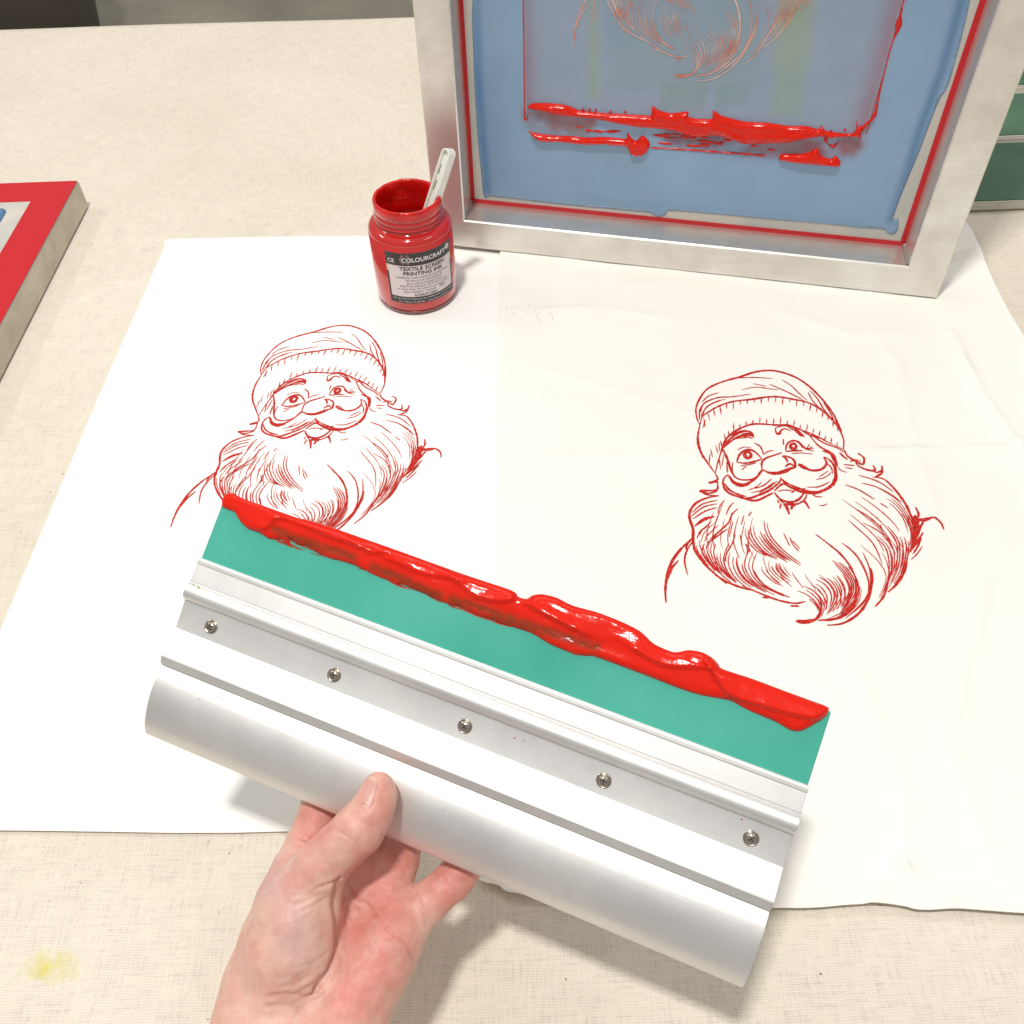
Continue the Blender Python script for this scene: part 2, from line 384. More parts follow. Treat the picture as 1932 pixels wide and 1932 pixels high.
def fabric_arr(X, Y):
    Z = np.full(X.shape, 0.0034)
    for pts, a, w in folds:
        D, S = segdist(pts, X, Y, False)
        Z += 2.6 * a * np.exp(-(D / (0.6 * w)) ** 1.4) + 1.6 * a * np.exp(-D / (w * 1.8)) * (S > 0)
    Z += 0.0011 * np.array([noise.fractal(Vector((x * 9, y * 9, 3.0)), 0.8, 2.0, 3) for x, y in zip(X, Y)])
    return np.maximum(Z, 0.0028)
fo = []
seq = [(943, 440), (944, 470), (942, 560), (941, 700), (939, 900), (937, 1100), (933, 1300), (925, 1480), (915, 1600), (903, 1655), (914, 1668), (940, 1674), (965, 1688), (1060, 1696), (1200, 1706), (1330, 1714),
       (1457, 1717), (1530, 1717), (1600, 1711), (1660, 1709.5), (1700, 1714), (1725, 1720), (1755, 1721), (1800, 1719), (1860, 1723), (1932, 1728), (2050, 1732), (2120, 1500), (2090, 1200),
       (2040, 960), (1990, 780), (1932, 649), (1905, 604), (1882, 560), (1858, 505), (1838, 455), (1818, 424), (1780, 405), (1600, 400), (1200, 410)]
seq = [tab(u, v)[:2] for u, v in seq]
fo = catmull(seq, 5, True)
P, T, rim = fill(fo, 0.0042)
ZT = fabric_arr(P[:, 0], P[:, 1])
V, F = slab(P, T, rim, ZT + 0.0006, ZT, lambda x, y, z: (x, y, z))
fab = link_mesh('cotton_cloth', V, F, fab_m); fab.data.set_sharp_from_angle(angle=math.radians(50))
tag(fab, 'creased white cotton cloth lying to the right, with the complete beard print', 'cotton cloth')

# ------------------------------------------------------------------ line print: a bearded man in a drooping knitted cap
STROKES = """
285,450 262,400 262,330 300,250 350,200 440,160 550,130 640,100 720,88 800,95 900,130 985,185 1060,255 1120,325 1165,395 1200,470 1208,500|9
285,450 300,400 335,370 400,330 500,295 620,280 720,266 800,265 900,283 980,300 1050,330 1120,385 1170,440 1205,500 1222,560 1215,620|9
285,450 272,520 275,580 295,640 330,690 385,765|9
385,765 400,700 425,620 445,560 480,515 540,475 620,445 700,443 780,450 860,450 940,480 1040,520 1120,565 1215,620|8
300,300 340,260 410,235|5
290,370 310,310 400,270 500,262 620,243|6
300,400 330,330 420,290|5
280,420 285,350 320,300|6
290,400 320,345 380,300 450,280|5
500,140 640,135 760,142|5
820,150 880,190 940,250 985,290|5
630,175 720,195|4
690,205 800,218|4
560,215 640,200 720,205|4
740,180 830,220 900,255 960,288|6
990,235 1020,290 1060,330|5
1000,220 1050,275 1090,340 1130,390|6
1090,300 1130,360 1160,420|5
1165,405 1180,440 1195,480|5
440,600 470,550 540,500 600,490 638,532|9
445,592 500,545 560,520 630,535|8
480,520 560,487 620,497 635,525|8
500,540 570,512 632,520|8
470,560 530,535 590,532|6
560,505 610,505 636,530|10
775,470 830,455 900,470 950,510 968,530|7
775,470 790,508 830,475 880,490|7
860,465 930,500 960,525|10
900,480 940,515 965,520|9
780,500 795,512 820,500|6
525,690 545,640 590,610 640,620 690,668|9
525,690 580,697 640,686 690,670|8
530,612 570,592 620,597|4
640,565 680,590 700,640|6
700,640 730,620 768,615|5
545,715 600,707 652,695|5
560,742 575,725 592,718|4
845,622 850,580 880,555 920,557 960,592 985,610 1012,600|8
845,622 900,617 955,618|7
828,540 830,580|5
930,560 955,600|5
965,600 1030,606|4
985,611 1030,622|4
980,604 1000,575|4
990,608 1020,590|4
880,636 950,632 1022,640|4
430,600 460,660 480,720 500,772|9
500,690 495,750 520,790 570,805 640,795 690,750|7
690,738 690,690 720,662 770,645 820,628|8
690,738 740,757 800,757 860,735 900,725 905,695 890,670 850,652 820,650|9
820,650 845,665 857,692|8
700,745 760,768 830,760 880,738|8
840,722 870,702 897,716|9
665,770 690,745 700,740|9
470,770 440,800 440,850 470,890 530,915 600,927 680,900 740,872 800,825 815,790|9
690,750 640,802 580,832 520,825 480,790 465,770|9
480,780 500,820 550,845 610,832|15
445,830 475,870 530,900 590,915|8
640,862 700,842 752,800|5
620,890 700,868 770,820|5
600,872 650,852 690,820|4
670,890 740,852 790,815|5
580,932 650,942 720,912 765,888|13
560,925 620,940 680,935|8
815,800 860,830 930,860 1000,882 1070,882 1130,852 1165,800 1162,730 1130,680 1090,660|9
1090,660 1110,700 1080,737 1020,746 960,727 925,705|9
930,700 960,715 1000,740|6
925,712 970,735 1010,742|6
820,810 870,850 950,884 1050,892 1150,852|13
1060,790 1122,750|4
1040,805 1100,792 1142,760|4
980,852 1060,852 1132,820|5
1168,740 1172,800 1152,848|9
1110,700 1140,730 1150,770|5
770,880 800,850 830,832 870,850 920,866 975,862|12
770,888 810,932 870,950 930,932 970,880|13
790,882 840,872 900,880|5
880,892 922,862|5
800,935 850,966 920,962 968,932 985,890|6
830,965 850,985 868,1032|9
850,970 860,1005|8
890,968 880,1000|8
905,965 900,980|5
970,938 1000,995|6
960,940 985,965|8
815,958 805,997|5
790,935 800,960|5
840,962 925,962|8
1010,890 1040,912 1085,918|5
1060,970 1090,972 1118,960|4
385,765 400,805 345,828 395,820 400,835|8
400,835 390,875 285,880 340,897 400,880|8
285,880 330,906 410,912|5
410,565 412,620|4
410,660 420,740|4
440,640 428,720|4
460,690 465,760|5
350,640 345,700|4
320,420 305,470|4
1215,620 1240,652 1290,682 1345,708 1352,665 1310,642|8
1260,690 1300,680 1335,690|6
1300,690 1320,720 1380,745 1425,745 1412,712|8
1425,790 1468,765 1470,715|8
1400,745 1440,760 1470,745|7
990,505 1060,590 1130,642 1165,700 1175,760|7
1000,500 1080,562 1180,612 1215,640|6
950,490 1010,520 1100,545|5
1080,622 1150,655 1172,710|9
1130,640 1160,660 1180,720|8
1180,720 1205,750 1242,760|4
1220,710 1292,716|5
1230,730 1282,737|4
1190,640 1250,680|6
1410,790 1480,802 1540,852 1590,912 1630,972 1652,1022 1672,1072 1682,1132 1672,1202 1655,1270|8
1340,830 1430,852 1530,902 1600,952|5
1320,780 1400,802 1470,832 1545,885|5
1230,840 1320,872 1425,935|5
1460,958 1512,992|4
1295,992 1380,1042 1460,1112 1535,1210|5
1350,1085 1440,1132 1520,1202 1560,1292|4
1460,1092 1480,1140|3
1690,985 1710,1030 1700,1060|8
1730,1062 1800,1065 1850,1095 1872,1138|8
1680,1050 1740,1075 1800,1062|12
1740,1082 1715,1130 1690,1200|9
1740,1150 1700,1212 1650,1282|7
1735,1240 1700,1290 1660,1327|4
1728,1185 1700,1250 1672,1290|6
410,912 330,927 260,960 222,1010 218,1060 240,1130 240,1200 255,1270 310,1350 380,1420 460,1490|9
400,942 300,967 235,1022|5
398,965 310,985 230,1045|5
395,990 320,1012 240,1062|5
380,1050 310,1062 250,1112|7
375,1045 300,1078 262,1105|6
345,1105 290,1142 265,1192|5
240,1190 170,1250 110,1330 75,1420 60,1520 65,1612|9
240,1205 200,1270 185,1340 205,1436|6
145,1335 100,1392 72,1462|7
240,1185 208,1218 192,1262|7
330,1370 420,1452 520,1500 615,1530|8
690,1578 732,1582|7
870,1636 932,1637|6
560,1500 700,1562 800,1600 900,1618 972,1606|7
905,1735 960,1747 1030,1727 1062,1690 1072,1640|9
910,1732 970,1735 1040,1722|9
1050,1730 1150,1722 1230,1692 1300,1630|8
1110,1762 1200,1752 1280,1712 1345,1650 1390,1560 1410,1450 1400,1380|8
1425,1637 1480,1570 1508,1480 1522,1400|7
1510,1540 1570,1482 1620,1402 1637,1310|7
1040,1160 1120,1222 1200,1290 1270,1382 1305,1482 1290,1582|10
1210,1215 1290,1282 1350,1372 1385,1472 1380,1562|6
455,1040 475,990 505,955|4
400,1030 415,980 445,940|4
490,1042 512,1015 532,995|4
330,1245 390,1165 470,1090 495,1020|6
350,1215 420,1160 465,1130|5
552,1105 572,1040|4
475,1185 500,1078|4
515,1165 492,1230 458,1290 450,1345|5
600,1045 622,1015|4
545,1165 560,1240|4
580,1225 610,1280|5
600,1200 590,1300|4
690,1290 720,1300|4
830,1155 870,1240|4
870,1180 895,1235 930,1275|4
890,1205 935,1258|4
"""
FAMS = [  # guide A, guide B, how many, width
 ("400,960 350,1080 330,1180 350,1300", "640,1010 610,1130 600,1240 650,1340", 7, 5),
 ("1240,860 1400,960 1540,1080 1620,1200", "1180,1010 1300,1110 1420,1230 1490,1400", 5, 6),
 ("1050,1430 1140,1510 1170,1610 1130,1700", "1200,1330 1280,1440 1300,1560 1230,1690", 5, 6),
 ("700,1250 690,1330 740,1440 840,1520", "960,1400 980,1450 1020,1500 1050,1560", 4, 5),
 ("300,1150 285,1230 330,1330 400,1420", "470,1230 440,1330 480,1430 570,1512", 8, 7),
 ("300,1180 265,1240 290,1300 350,1380", "400,1290 390,1360 430,1430 520,1500", 5, 7),
 ("500,1240 470,1340 510,1440 610,1530", "660,1280 630,1390 720,1510 910,1590", 7, 6),
 ("520,1300 540,1400 620,1490 740,1560", "640,1400 690,1480 780,1540 900,1590", 4, 7),
 ("580,1100 585,1180 640,1260 720,1305", "720,1070 745,1170 840,1280 990,1392", 9, 8),
 ("690,1330 690,1400 770,1480 830,1500", "820,1340 840,1390 870,1430 905,1462", 7, 5),
 ("735,1340 760,1400 800,1440 850,1470", "790,1330 800,1380 830,1420 870,1450", 3, 5),
 ("905,1530 980,1560 1040,1620 1055,1700", "1110,1370 1220,1440 1250,1560 1130,1715", 11, 6),
 ("960,1570 1000,1600 1040,1640 1060,1700", "1010,1500 1080,1560 1110,1640 1075,1715", 5, 7),
 ("1100,1295 1220,1400 1275,1520 1200,1680", "1145,1280 1290,1420 1310,1560 1180,1705", 4, 7),
 ("1340,1260 1395,1400 1380,1560 1230,1715", "1370,1340 1405,1470 1350,1610 1200,1745", 5, 7),
 ("1310,1500 1290,1600 1220,1670 1110,1725", "1340,1480 1320,1600 1250,1680 1150,1735", 4, 6),
 ("1330,1230 1450,1340 1500,1450 1440,1600", "1480,1200 1540,1300 1530,1430 1480,1560", 3, 5),
 ("1380,1150 1490,1240 1520,1370 1505,1480", "1560,1140 1640,1260 1610,1400 1515,1535", 7, 6),
 ("1480,1100 1560,1200 1570,1330 1520,1450", "1600,1120 1645,1220 1635,1330 1600,1455", 5, 7),
 ("1480,880 1560,930 1625,1005 1665,1110", "1450,925 1540,975 1610,1060 1650,1180", 4, 5),
 ("1590,1020 1640,1090 1660,1180 1640,1260", "1600,980 1650,1050 1675,1130 1665,1230", 3, 6),
 ("440,1110 400,1150 350,1200 320,1260", "360,1080 320,1110 290,1150 280,1200", 4, 5),
]
POLYS = ["1660,1070 1690,1035 1700,1058 1730,1063 1712,1090 1716,1130 1690,1220 1655,1275 1682,1180 1684,1110"]
def parse(s): return [tuple(map(float, p.split(','))) for p in s.split()]
def resample(P, n):
    P = np.array(P, float); d = np.r_[0, np.cumsum(np.hypot(*np.diff(P, axis=0).T))]; t = np.linspace(0, d[-1], n)
    return np.c_[np.interp(t, d, P[:, 0]), np.interp(t, d, P[:, 1])]
def design():
    r = random.Random(3); S = []
    for ln in STROKES.strip().split('\n'):
        p, w = ln.split('|'); S.append((catmull(parse(p), 6), float(w)))
    for a, b2, n, w in FAMS:
        A, B = resample(catmull(parse(a), 6), 24), resample(catmull(parse(b2), 6), 24)
        for i in range(n):
            t = (i + r.uniform(-0.14, 0.14)) / max(1, n - 1); t = min(max(t, 0), 1)
            Q = A * (1 - t) + B * t; k0 = r.randint(0, 6); k1 = 24 - r.randint(0, 5)
            Q = Q[k0:k1] + np.array([r.uniform(-2, 2), r.uniform(-2, 2)])
            S.append((list(Q), w * r.uniform(0.45, 0.72)))
    # knitted ribs on the turned-up edge of the cap
    top = resample(catmull(parse("285,450 335,370 400,330 500,295 620,280 720,266 800,265 900,283 980,300 1050,330 1120,385 1170,440 1205,500"), 6), 24)
    bot = resample(catmull(parse("330,690 400,640 440,590 480,515 540,475 620,445 700,443 780,450 860,450 940,480 1040,520 1120,565 1215,620"), 6), 24)
    for i in range(1, 23):
        a, b2 = top[i], bot[i]; bend = np.array([r.uniform(-6, 6), 0]); l0 = r.uniform(0.16, 0.3); S.append(([a, a + (b2 - a) * l0 * 0.5, a + (b2 - a) * l0], 4.5)); S.append(([b2, b2 + (a - b2) * l0 * 0.5, b2 + (a - b2) * l0], 4.5))
    # two eyes: dark iris ring with a light spot
    for cx, cy, R_ in ((597, 645, 30), (893, 590, 26)):
        for rr, w in ((R_ * 0.72, R_ * 0.62), ):
            ring = [(cx + rr * math.cos(a), cy + rr * math.sin(a) * 0.95) for a in np.linspace(0.3, 0.3 + 2 * math.pi, 22)]
            S.append((ring, -w))
        S.append(([(cx - R_ * 0.6, cy - R_ * 0.4), (cx, cy - R_ * 0.7), (cx + R_ * 0.5, cy - R_ * 0.5)], R_ * 0.5))
        S.append(([(cx - R_ * 0.2, cy + 2), (cx - 2, cy + 8)], 9))
    return S
DES = design()
def d2t(x, y):   # design sheet -> millimetre-true flat coordinates
    p = tab((1600 + x / 2.683) * 0.7731, (880 + y / 2.683) * 0.7731); return p[0], p[1]
def print_mesh(name, tr, put, m, parent, wscale=1.0, keep=None, zstep=1.2e-6, seed=1):
    """tr: flat design metres -> local 2D;  put(x, y, k): local 2D arrays + lift -> 3D"""
    r = random.Random(seed); X, Y, K, F = [], [], [], []
    unit = 0.000132
    for si, (pts, w) in enumerate(DES):
        Q = np.array([tr(*d2t(p[0], p[1])) for p in pts]); n = len(Q)
        if keep is not None and not keep(Q.mean(0)): continue
        T_ = np.gradient(Q, axis=0); T_ /= np.linalg.norm(T_, axis=1)[:, None] + 1e-12; Nn = np.c_[-T_[:, 1], T_[:, 0]]
        const = w < 0; w = abs(w); b0 = len(X)
        for i in range(n):
            u = i / (n - 1)
            f = 1.0 if const else (0.3 + 0.7 * math.sin(math.pi * min(max(u, 0.0), 1.0)) ** 0.55)
            hw = w * unit * (1.0 if const else (wscale if w <= 9.5 else min(wscale, 1.15))) * 0.5 * f * (1 + 0.22 * (r.random() - 0.5) * 2)
            for sgn in (-1, 1):
                X.append(Q[i, 0] + sgn * hw * Nn[i, 0]); Y.append(Q[i, 1] + sgn * hw * Nn[i, 1]); K.append(si * zstep)
            if i: a = b0 + 2 * i; F.append((a - 2, a - 1, a + 1, a))
    for pi, s in enumerate(POLYS):
        Q = [tr(*d2t(*p)) for p in catmull(parse(s), 3, True)]
        if keep is not None and not keep(np.mean(Q, 0)): continue
        P, T, rim = fill(Q, 0.004); b0 = len(X)
        for p in P: X.append(p[0]); Y.append(p[1]); K.append((len(DES) + 3 + pi) * zstep)
        F += [tuple(b0 + i for i in t) for t in T]
    V = put(np.array(X), np.array(Y), np.array(K))
    o = link_mesh(name, V, F, m, parent, smooth=False)
    me = o.data; bm = bmesh.new(); bm.from_mesh(me); bm.normal_update()
    return o, bm
def flip_to(o, bm, n):
    n = Vector(n)
    for f in bm.faces:
        if f.normal.dot(n) < 0: f.normal_flip()
    bm.to_mesh(o.data); bm.free()
from mathutils.bvhtree import BVHTree
def drape(target):
    bv = BVHTree.FromPolygons([v.co for v in target.data.vertices], [p.vertices[:] for p in target.data.polygons])
    def put(X, Y, K):
        outp = []
        for x, y, k in zip(X, Y, K):
            h = bv.ray_cast(Vector((x, y, 0.05)), Vector((0, 0, -1)))[0]
            outp.append((x, y, (h.z if h else 0.004) + 0.00022 + k))
        return outp
    return put
# right-hand print on the cotton cloth
o, bm = print_mesh('beard_print', lambda x, y: (x, y), drape(fab), print_m, fab, wscale=1.7, seed=2); flip_to(o, bm, (0, 0, 1))
# left-hand print on the paper
th = math.radians(2.53); sc = 0.9775; ca = (0.21425, 0.45295)
cb = (-0.13146, 0.53817)
def tr_left(x, y):
    dx, dy = x - ca[0], y - ca[1]
    return cb[0] + sc * (math.cos(th) * dx - math.sin(th) * dy), cb[1] + sc * (math.sin(th) * dx + math.cos(th) * dy)
o, bm = print_mesh('beard_print', tr_left, drape(pap), print_m, pap, wscale=1.4, seed=5); flip_to(o, bm, (0, 0, 1))
# pale show-through of a care label near the cloth's left edge
Vp, Fp = [], []
r_ = random.Random(4)
for i in range(26):
    u0 = r_.uniform(950, 1050); v0 = r_.uniform(585, 618); a = tab(u0, v0); l = r_.uniform(0.001, 0.005)
    b0 = len(Vp); Vp += [(a[0], a[1], 0), (a[0] + 0.0006, a[1], 0), (a[0] + 0.0006, a[1] + l, 0), (a[0], a[1] + l, 0)]; Fp.append((b0, b0 + 1, b0 + 2, b0 + 3))
pt = drape(fab)(np.array([v[0] for v in Vp]), np.array([v[1] for v in Vp]), np.zeros(len(Vp)))
link_mesh('faint_mark', pt, Fp, pale_print, fab, smooth=False)

# ------------------------------------------------------------------ ink blobs
INK = srgb(226, 34, 15); THIN = srgb(132, 56, 30)
def ink_blob(name, outline, conv, mtl, parent, step, hmax, edge, creases=(), seed=0.0, amp=0.5, thin=None, base=0.0):
    """closed blob over an outline; height rises from the rim, folds along the crease lines"""
    P, T, rim = fill(outline, step)
    D, _ = segdist(outline, P[:, 0], P[:, 1]); D[rim] = 0
    e = np.clip(D / edge, 0, 1); Hh = hmax * np.sqrt(np.clip(1 - (1 - e) ** 2, 0, 1))
    nz = np.array([noise.fractal(Vector((x * 60, y * 150, seed)), 0.9, 2.0, 2) for x, y in P])
    rd = np.array([1 - abs(noise.noise(Vector((x * 45 + y * 40, y * 260, seed + 9)))) * 2 for x, y in P])
    Hh = Hh * (1 + amp * nz + 0.35 * amp * rd)
    for pts, a, w in creases:
        Dc, S = segdist(catmull(pts, 4), P[:, 0], P[:, 1], False)
        up = 1 / (1 + np.exp(-np.clip(S * Dc / 0.00030, -40, 40)))
        Hh += 1.35 * a * up * np.exp(-(Dc / w) ** 1.3) * e - 0.5 * a * np.exp(-(Dc / 0.0006) ** 2) * e
    tint = np.tile(np.array(INK), (len(P), 1))
    if thin is not None:
        f = thin(P, Hh)[:, None]; tint = tint * (1 - f) + np.array(THIN) * f; Hh = Hh * (1 - 0.18 * f[:, 0])
    Hh = np.maximum(Hh, 0.00008) ; Hh[rim] = 0.00005
    V, F = slab(P, T, rim, Hh + base, np.full(len(P), base - 0.0001), conv)
    return link_mesh(name, V, F, mtl, parent, cols=np.r_[tint, tint])

# ------------------------------------------------------------------ squeegee
M = Matrix.Identity(4)
for i, c in enumerate((SS, -ST, SN)):
    for j in range(3): M[j][i] = c[j]
M.translation = Vector(SQ0)
SQL = 0.2855
squee = thing('screen_squeegee', 'aluminium squeegee with green blade loaded with wet red ink, held in a hand', 'squeegee', matrix=M)
# local: x = s, y = -t, z = n
def extrude_profile(name, prof, x0, x1, m, parent, bevel=0.0004, skew=0.0):
    bm = bmesh.new(); n = len(prof)
    A = [bm.verts.new((x0 + skew * max(0.0, t - 0.050), -t, z)) for t, z in prof]; B = [bm.verts.new((x1, -t, z)) for t, z in prof]
    fa = bm.faces.new(A); fb = bm.faces.new(B[::-1])
    for i in range(n): bm.faces.new((A[i], B[i], B[(i + 1) % n], A[(i + 1) % n]))
    bmesh.ops.recalc_face_normals(bm, faces=bm.faces[:])
    caps = [e for e in bm.edges if (fa in e.link_faces or fb in e.link_faces)]
    if bevel: bmesh.ops.bevel(bm, geom=caps, offset=bevel, segments=2, affect='EDGES')
    o = bmobj(name, bm, m, parent, smooth=True)
    me = o.data
    me.set_sharp_from_angle(angle=math.radians(13)) if hasattr(me, 'set_sharp_from_angle') else None
    return o
mm = 0.001
blade_prof = [(0.3 * mm, -0.4 * mm), (0.0, -1.0 * mm), (0.0, -8.2 * mm), (0.3 * mm, -9 * mm), (40 * mm, -9 * mm), (40 * mm, 0), (1.0 * mm, 0)]
extrude_profile('blade', blade_prof, 0, SQL, green, squee)
# front contour of the holder (t, n) in mm, mirrored to the back about n = -4.5
front = [(31.0, 0.2), (31.0, 0.7), (31.4, 1.1), (32.2, 1.35), (33.6, 1.3), (34.2, 0.9), (42.3, 1.25), (42.7, 1.1), (43.1, 1.4)]
for a in np.linspace(155, 0, 22): front.append((47.3 + 4.3 * math.cos(math.radians(a)), 0.2 + 3.4 * math.sin(math.radians(a))))
front += [(51.8, -0.1), (52.3, -0.2), (65.2, -0.3), (77.0, 3.7), (77.8, 4.1), (78.6, 4.2), (79.4, 4.0), (82.2, 2.7), (82.6, 1.2), (83.2, 0.9)]
front += [tuple(p) for p in catmull([(83.8, 1.1), (86.0, 1.9), (90.5, 2.7), (96.0, 2.8), (102.0, 2.0), (107.0, 0.6), (111.0, -1.0), (114.3, -3.2), (116.0, -5.2), (116.4, -6.6)], 6)]
front = [(t, n_) for t, n_ in front]
back = [(t, -9 - n_ * 0.8) for t, n_ in reversed(front) if n_ > -3.0 or t < 80]
back = [(116.0, -8.0), (114.8, -9.4), (112.5, -10.6)] + [(t, n_) for t, n_ in back if t < 108.5]
holder_prof = [(t * mm, n_ * mm) for t, n_ in front + back]
extrude_profile('holder', holder_prof, -0.0006, SQL + 0.0006, anod, squee, skew=0.048)
for i, s in enumerate((16.9, 80.9, 144.7, 208.1, 271.0)):
    bm = bmesh.new()
    # countersunk ring and domed cross-recess screw head
    prof = [(3.3, 0.02), (3.0, 0.28), (2.75, 0.30), (2.6, 0.05), (2.45, 0.1), (2.4, 0.5), (2.0, 0.95), (1.2, 1.25), (0.0, 1.32)]
    segs = 28; rings = []
    for r, z in prof:
        rings.append([bm.verts.new((r * math.cos(2 * math.pi * k / segs), r * math.sin(2 * math.pi * k / segs), z)) for k in range(segs)] if r else [bm.verts.new((0, 0, z))])
    for a, b2 in zip(rings, rings[1:]):
        for k in range(segs):
            j = (k + 1) % segs
            bm.faces.new((a[k], a[j], b2[j], b2[k])) if len(b2) > 1 else bm.faces.new((a[k], a[j], b2[0]))
    for v in bm.verts: v.co *= mm
    sco = bmobj('screw', bm, screwm, squee, smooth=True); sco.location = (s * mm, -59.0 * mm, -0.2 * mm); sco.rotation_euler.z = rng.uniform(0, 1.5)
    bm = bmesh.new()
    for a in (0, math.pi / 2):
        q = boxmesh(-1.5 * mm, 1.5 * mm, -0.28 * mm, 0.28 * mm, 1.0 * mm, 1.36 * mm); me_ = bpy.data.meshes.new('t'); q.to_mesh(me_); q.free()
        me_.transform(Matrix.Rotation(a, 4, 'Z') @ Matrix.Translation((0, 0, (0.004 * mm if a else 0)))); bm.from_mesh(me_)
    bmobj('cross_slot', bm, darkm, sco)
# a few dried specks on the holder
dried = mat('dried_ink', srgb(150, 186, 120), 0.7); dried2 = mat('dried_red_ink', srgb(170, 60, 50), 0.6); dr = random.Random(9)
for k in range(12):
    cx_, cy_ = ((dr.uniform(0.5, 6), dr.uniform(42, 45)) if k < 4 else (dr.uniform(5, 280), dr.choice([dr.uniform(34.5, 42), dr.uniform(86, 100), dr.uniform(53, 64)]))); r0 = dr.uniform(0.15, 0.42) * mm * (1.7 if k < 3 else 1)
    base_n = 3.0 if k < 4 else (1.28 if cy_ < 43 else (2.75 if cy_ > 80 else -0.18))
    Vd = [(cx_ * mm + r0 * (1 + 0.5 * dr.random()) * math.cos(a), -cy_ * mm + r0 * (0.6 + 0.4 * dr.random()) * math.sin(a), base_n * mm) for a in np.linspace(0, 2 * math.pi, 9)[:-1]] + [(cx_ * mm, -cy_ * mm, (base_n + 0.22) * mm)]
    link_mesh('dried_speck', Vd, [(i_, (i_ + 1) % 8, 8) for i_ in range(8)], dried if k < 6 else dried2, squee)
# ink on the blade
def z7(x, y): return sqp((520 + x / 2.1955) * 0.7731, (1180 + y / 2.1955) * 0.7731, 0.0008)
def z6(x, y): return sqp((1200 + x / 2.1955) * 0.7731, (1420 + y / 2.1955) * 0.7731, 0.0008)
low = [z7(*p) for p in [(42, 125), (80, 142), (112, 155), (140, 200), (180, 240), (240, 262), (270, 280), (300, 298), (360, 300), (385, 318), (415, 342), (410, 300), (450, 325), (500, 335), (520, 350), (550, 370), (620, 400), (680, 415), (760, 440), (860, 490), (940, 520), (985, 543), (1010, 540), (1100, 580), (1200, 620), (1280, 655), (1310, 655), (1400, 700), (1540, 750), (1700, 800), (1800, 860), (1932, 915)]]
low += [z6(*p) for p in [(440, 390), (500, 397), (550, 400), (620, 425), (700, 455), (860, 515), (1000, 570), (1130, 610), (1270, 635), (1340, 670), (1400, 700), (1520, 750), (1600, 795), (1660, 800), (1720, 770), (1770, 740), (1800, 712), (1810, 675)]]
top = [z6(*p) for p in [(1780, 660), (1600, 595), (1400, 520), (1300, 488), (1230, 462), (1215, 440), (1180, 405), (1130, 378), (1060, 365), (1000, 375), (960, 372), (870, 332), (820, 285), (780, 255), (700, 215), (600, 175), (540, 155), (430, 125), (350, 85), (270, 65), (215, 72), (185, 90), (140, 78)]]
top += [z7(*p) for p in [(1600, 572), (1400, 505), (1200, 435), (1000, 362), (800, 292), (600, 222), (500, 192), (450, 182), (380, 158), (300, 130), (240, 108), (190, 92), (130, 66), (110, 52), (80, 50), (58, 60), (44, 90)]]
outl = catmull(low, 3) + catmull(top, 3)
outl = [np.array(p) for p in outl]
cre = [([z6(*p) for p in [(770, 375), (860, 430), (950, 460), (1090, 465)]], 1.6 * mm, 5 * mm), ([z6(*p) for p in [(1170, 480), (1220, 560), (1290, 630), (1390, 655), (1600, 715), (1740, 745)]], 1.9 * mm, 6 * mm),
       ([z6(*p) for p in [(270, 175), (400, 240), (470, 270)]], 1.3 * mm, 5 * mm), ([z7(*p) for p in [(250, 265), (310, 240), (350, 195), (440, 215), (620, 290), (760, 340)]], 1.3 * mm, 5 * mm),
       ([z7(*p) for p in [(1320, 545), (1420, 620), (1560, 640), (1640, 620)]], 1.4 * mm, 5 * mm), ([z7(*p) for p in [(800, 355), (850, 380), (920, 375)]], 1.0 * mm, 4 * mm),
       ([z7(*p) for p in [(980, 430), (1120, 490), (1300, 520)]], 0.9 * mm, 5 * mm), ([z7(*p) for p in [(1700, 660), (1800, 720), (1932, 790)]], 1.0 * mm, 5 * mm)]
cre = [([(p[0], -p[1]) for p in c], a, w) for c, a, w in cre]
brown = [[z7(*p) for p in [(470, 300), (560, 340), (680, 370), (760, 400)]], [z7(*p) for p in [(860, 450), (1000, 505), (1150, 575), (1220, 600)]],
         [z7(*p) for p in [(1280, 620), (1400, 655), (1550, 710), (1760, 780), (1900, 830)]], [z6(*p) for p in [(0, 185), (200, 240), (400, 300), (560, 350)]], [z7(*p) for p in [(340, 250), (420, 290), (560, 330)]]]
brown = [[(p[0], -p[1]) for p in c] for c in brown]
def thin_f(P, Hh):
    f = np.zeros(len(P))
    for c in brown:
        D, _ = segdist(c, P[:, 0], P[:, 1], False); f = np.maximum(f, np.exp(-(D / (2.1 * mm)) ** 2))
    nz = np.array([noise.noise(Vector((x * 300, y * 900, 2.0))) for x, y in P])
    return np.clip(f * (0.9 + 0.6 * nz), 0, 0.9)
outl2 = [(p[0], -p[1]) for p in outl]
ink_blob('wet_ink', outl2, lambda x, y, z: (x, y, z), ink, squee, 0.8 * mm, 2.0 * mm, 3.0 * mm, cre, 1.0, 0.20, thin_f)

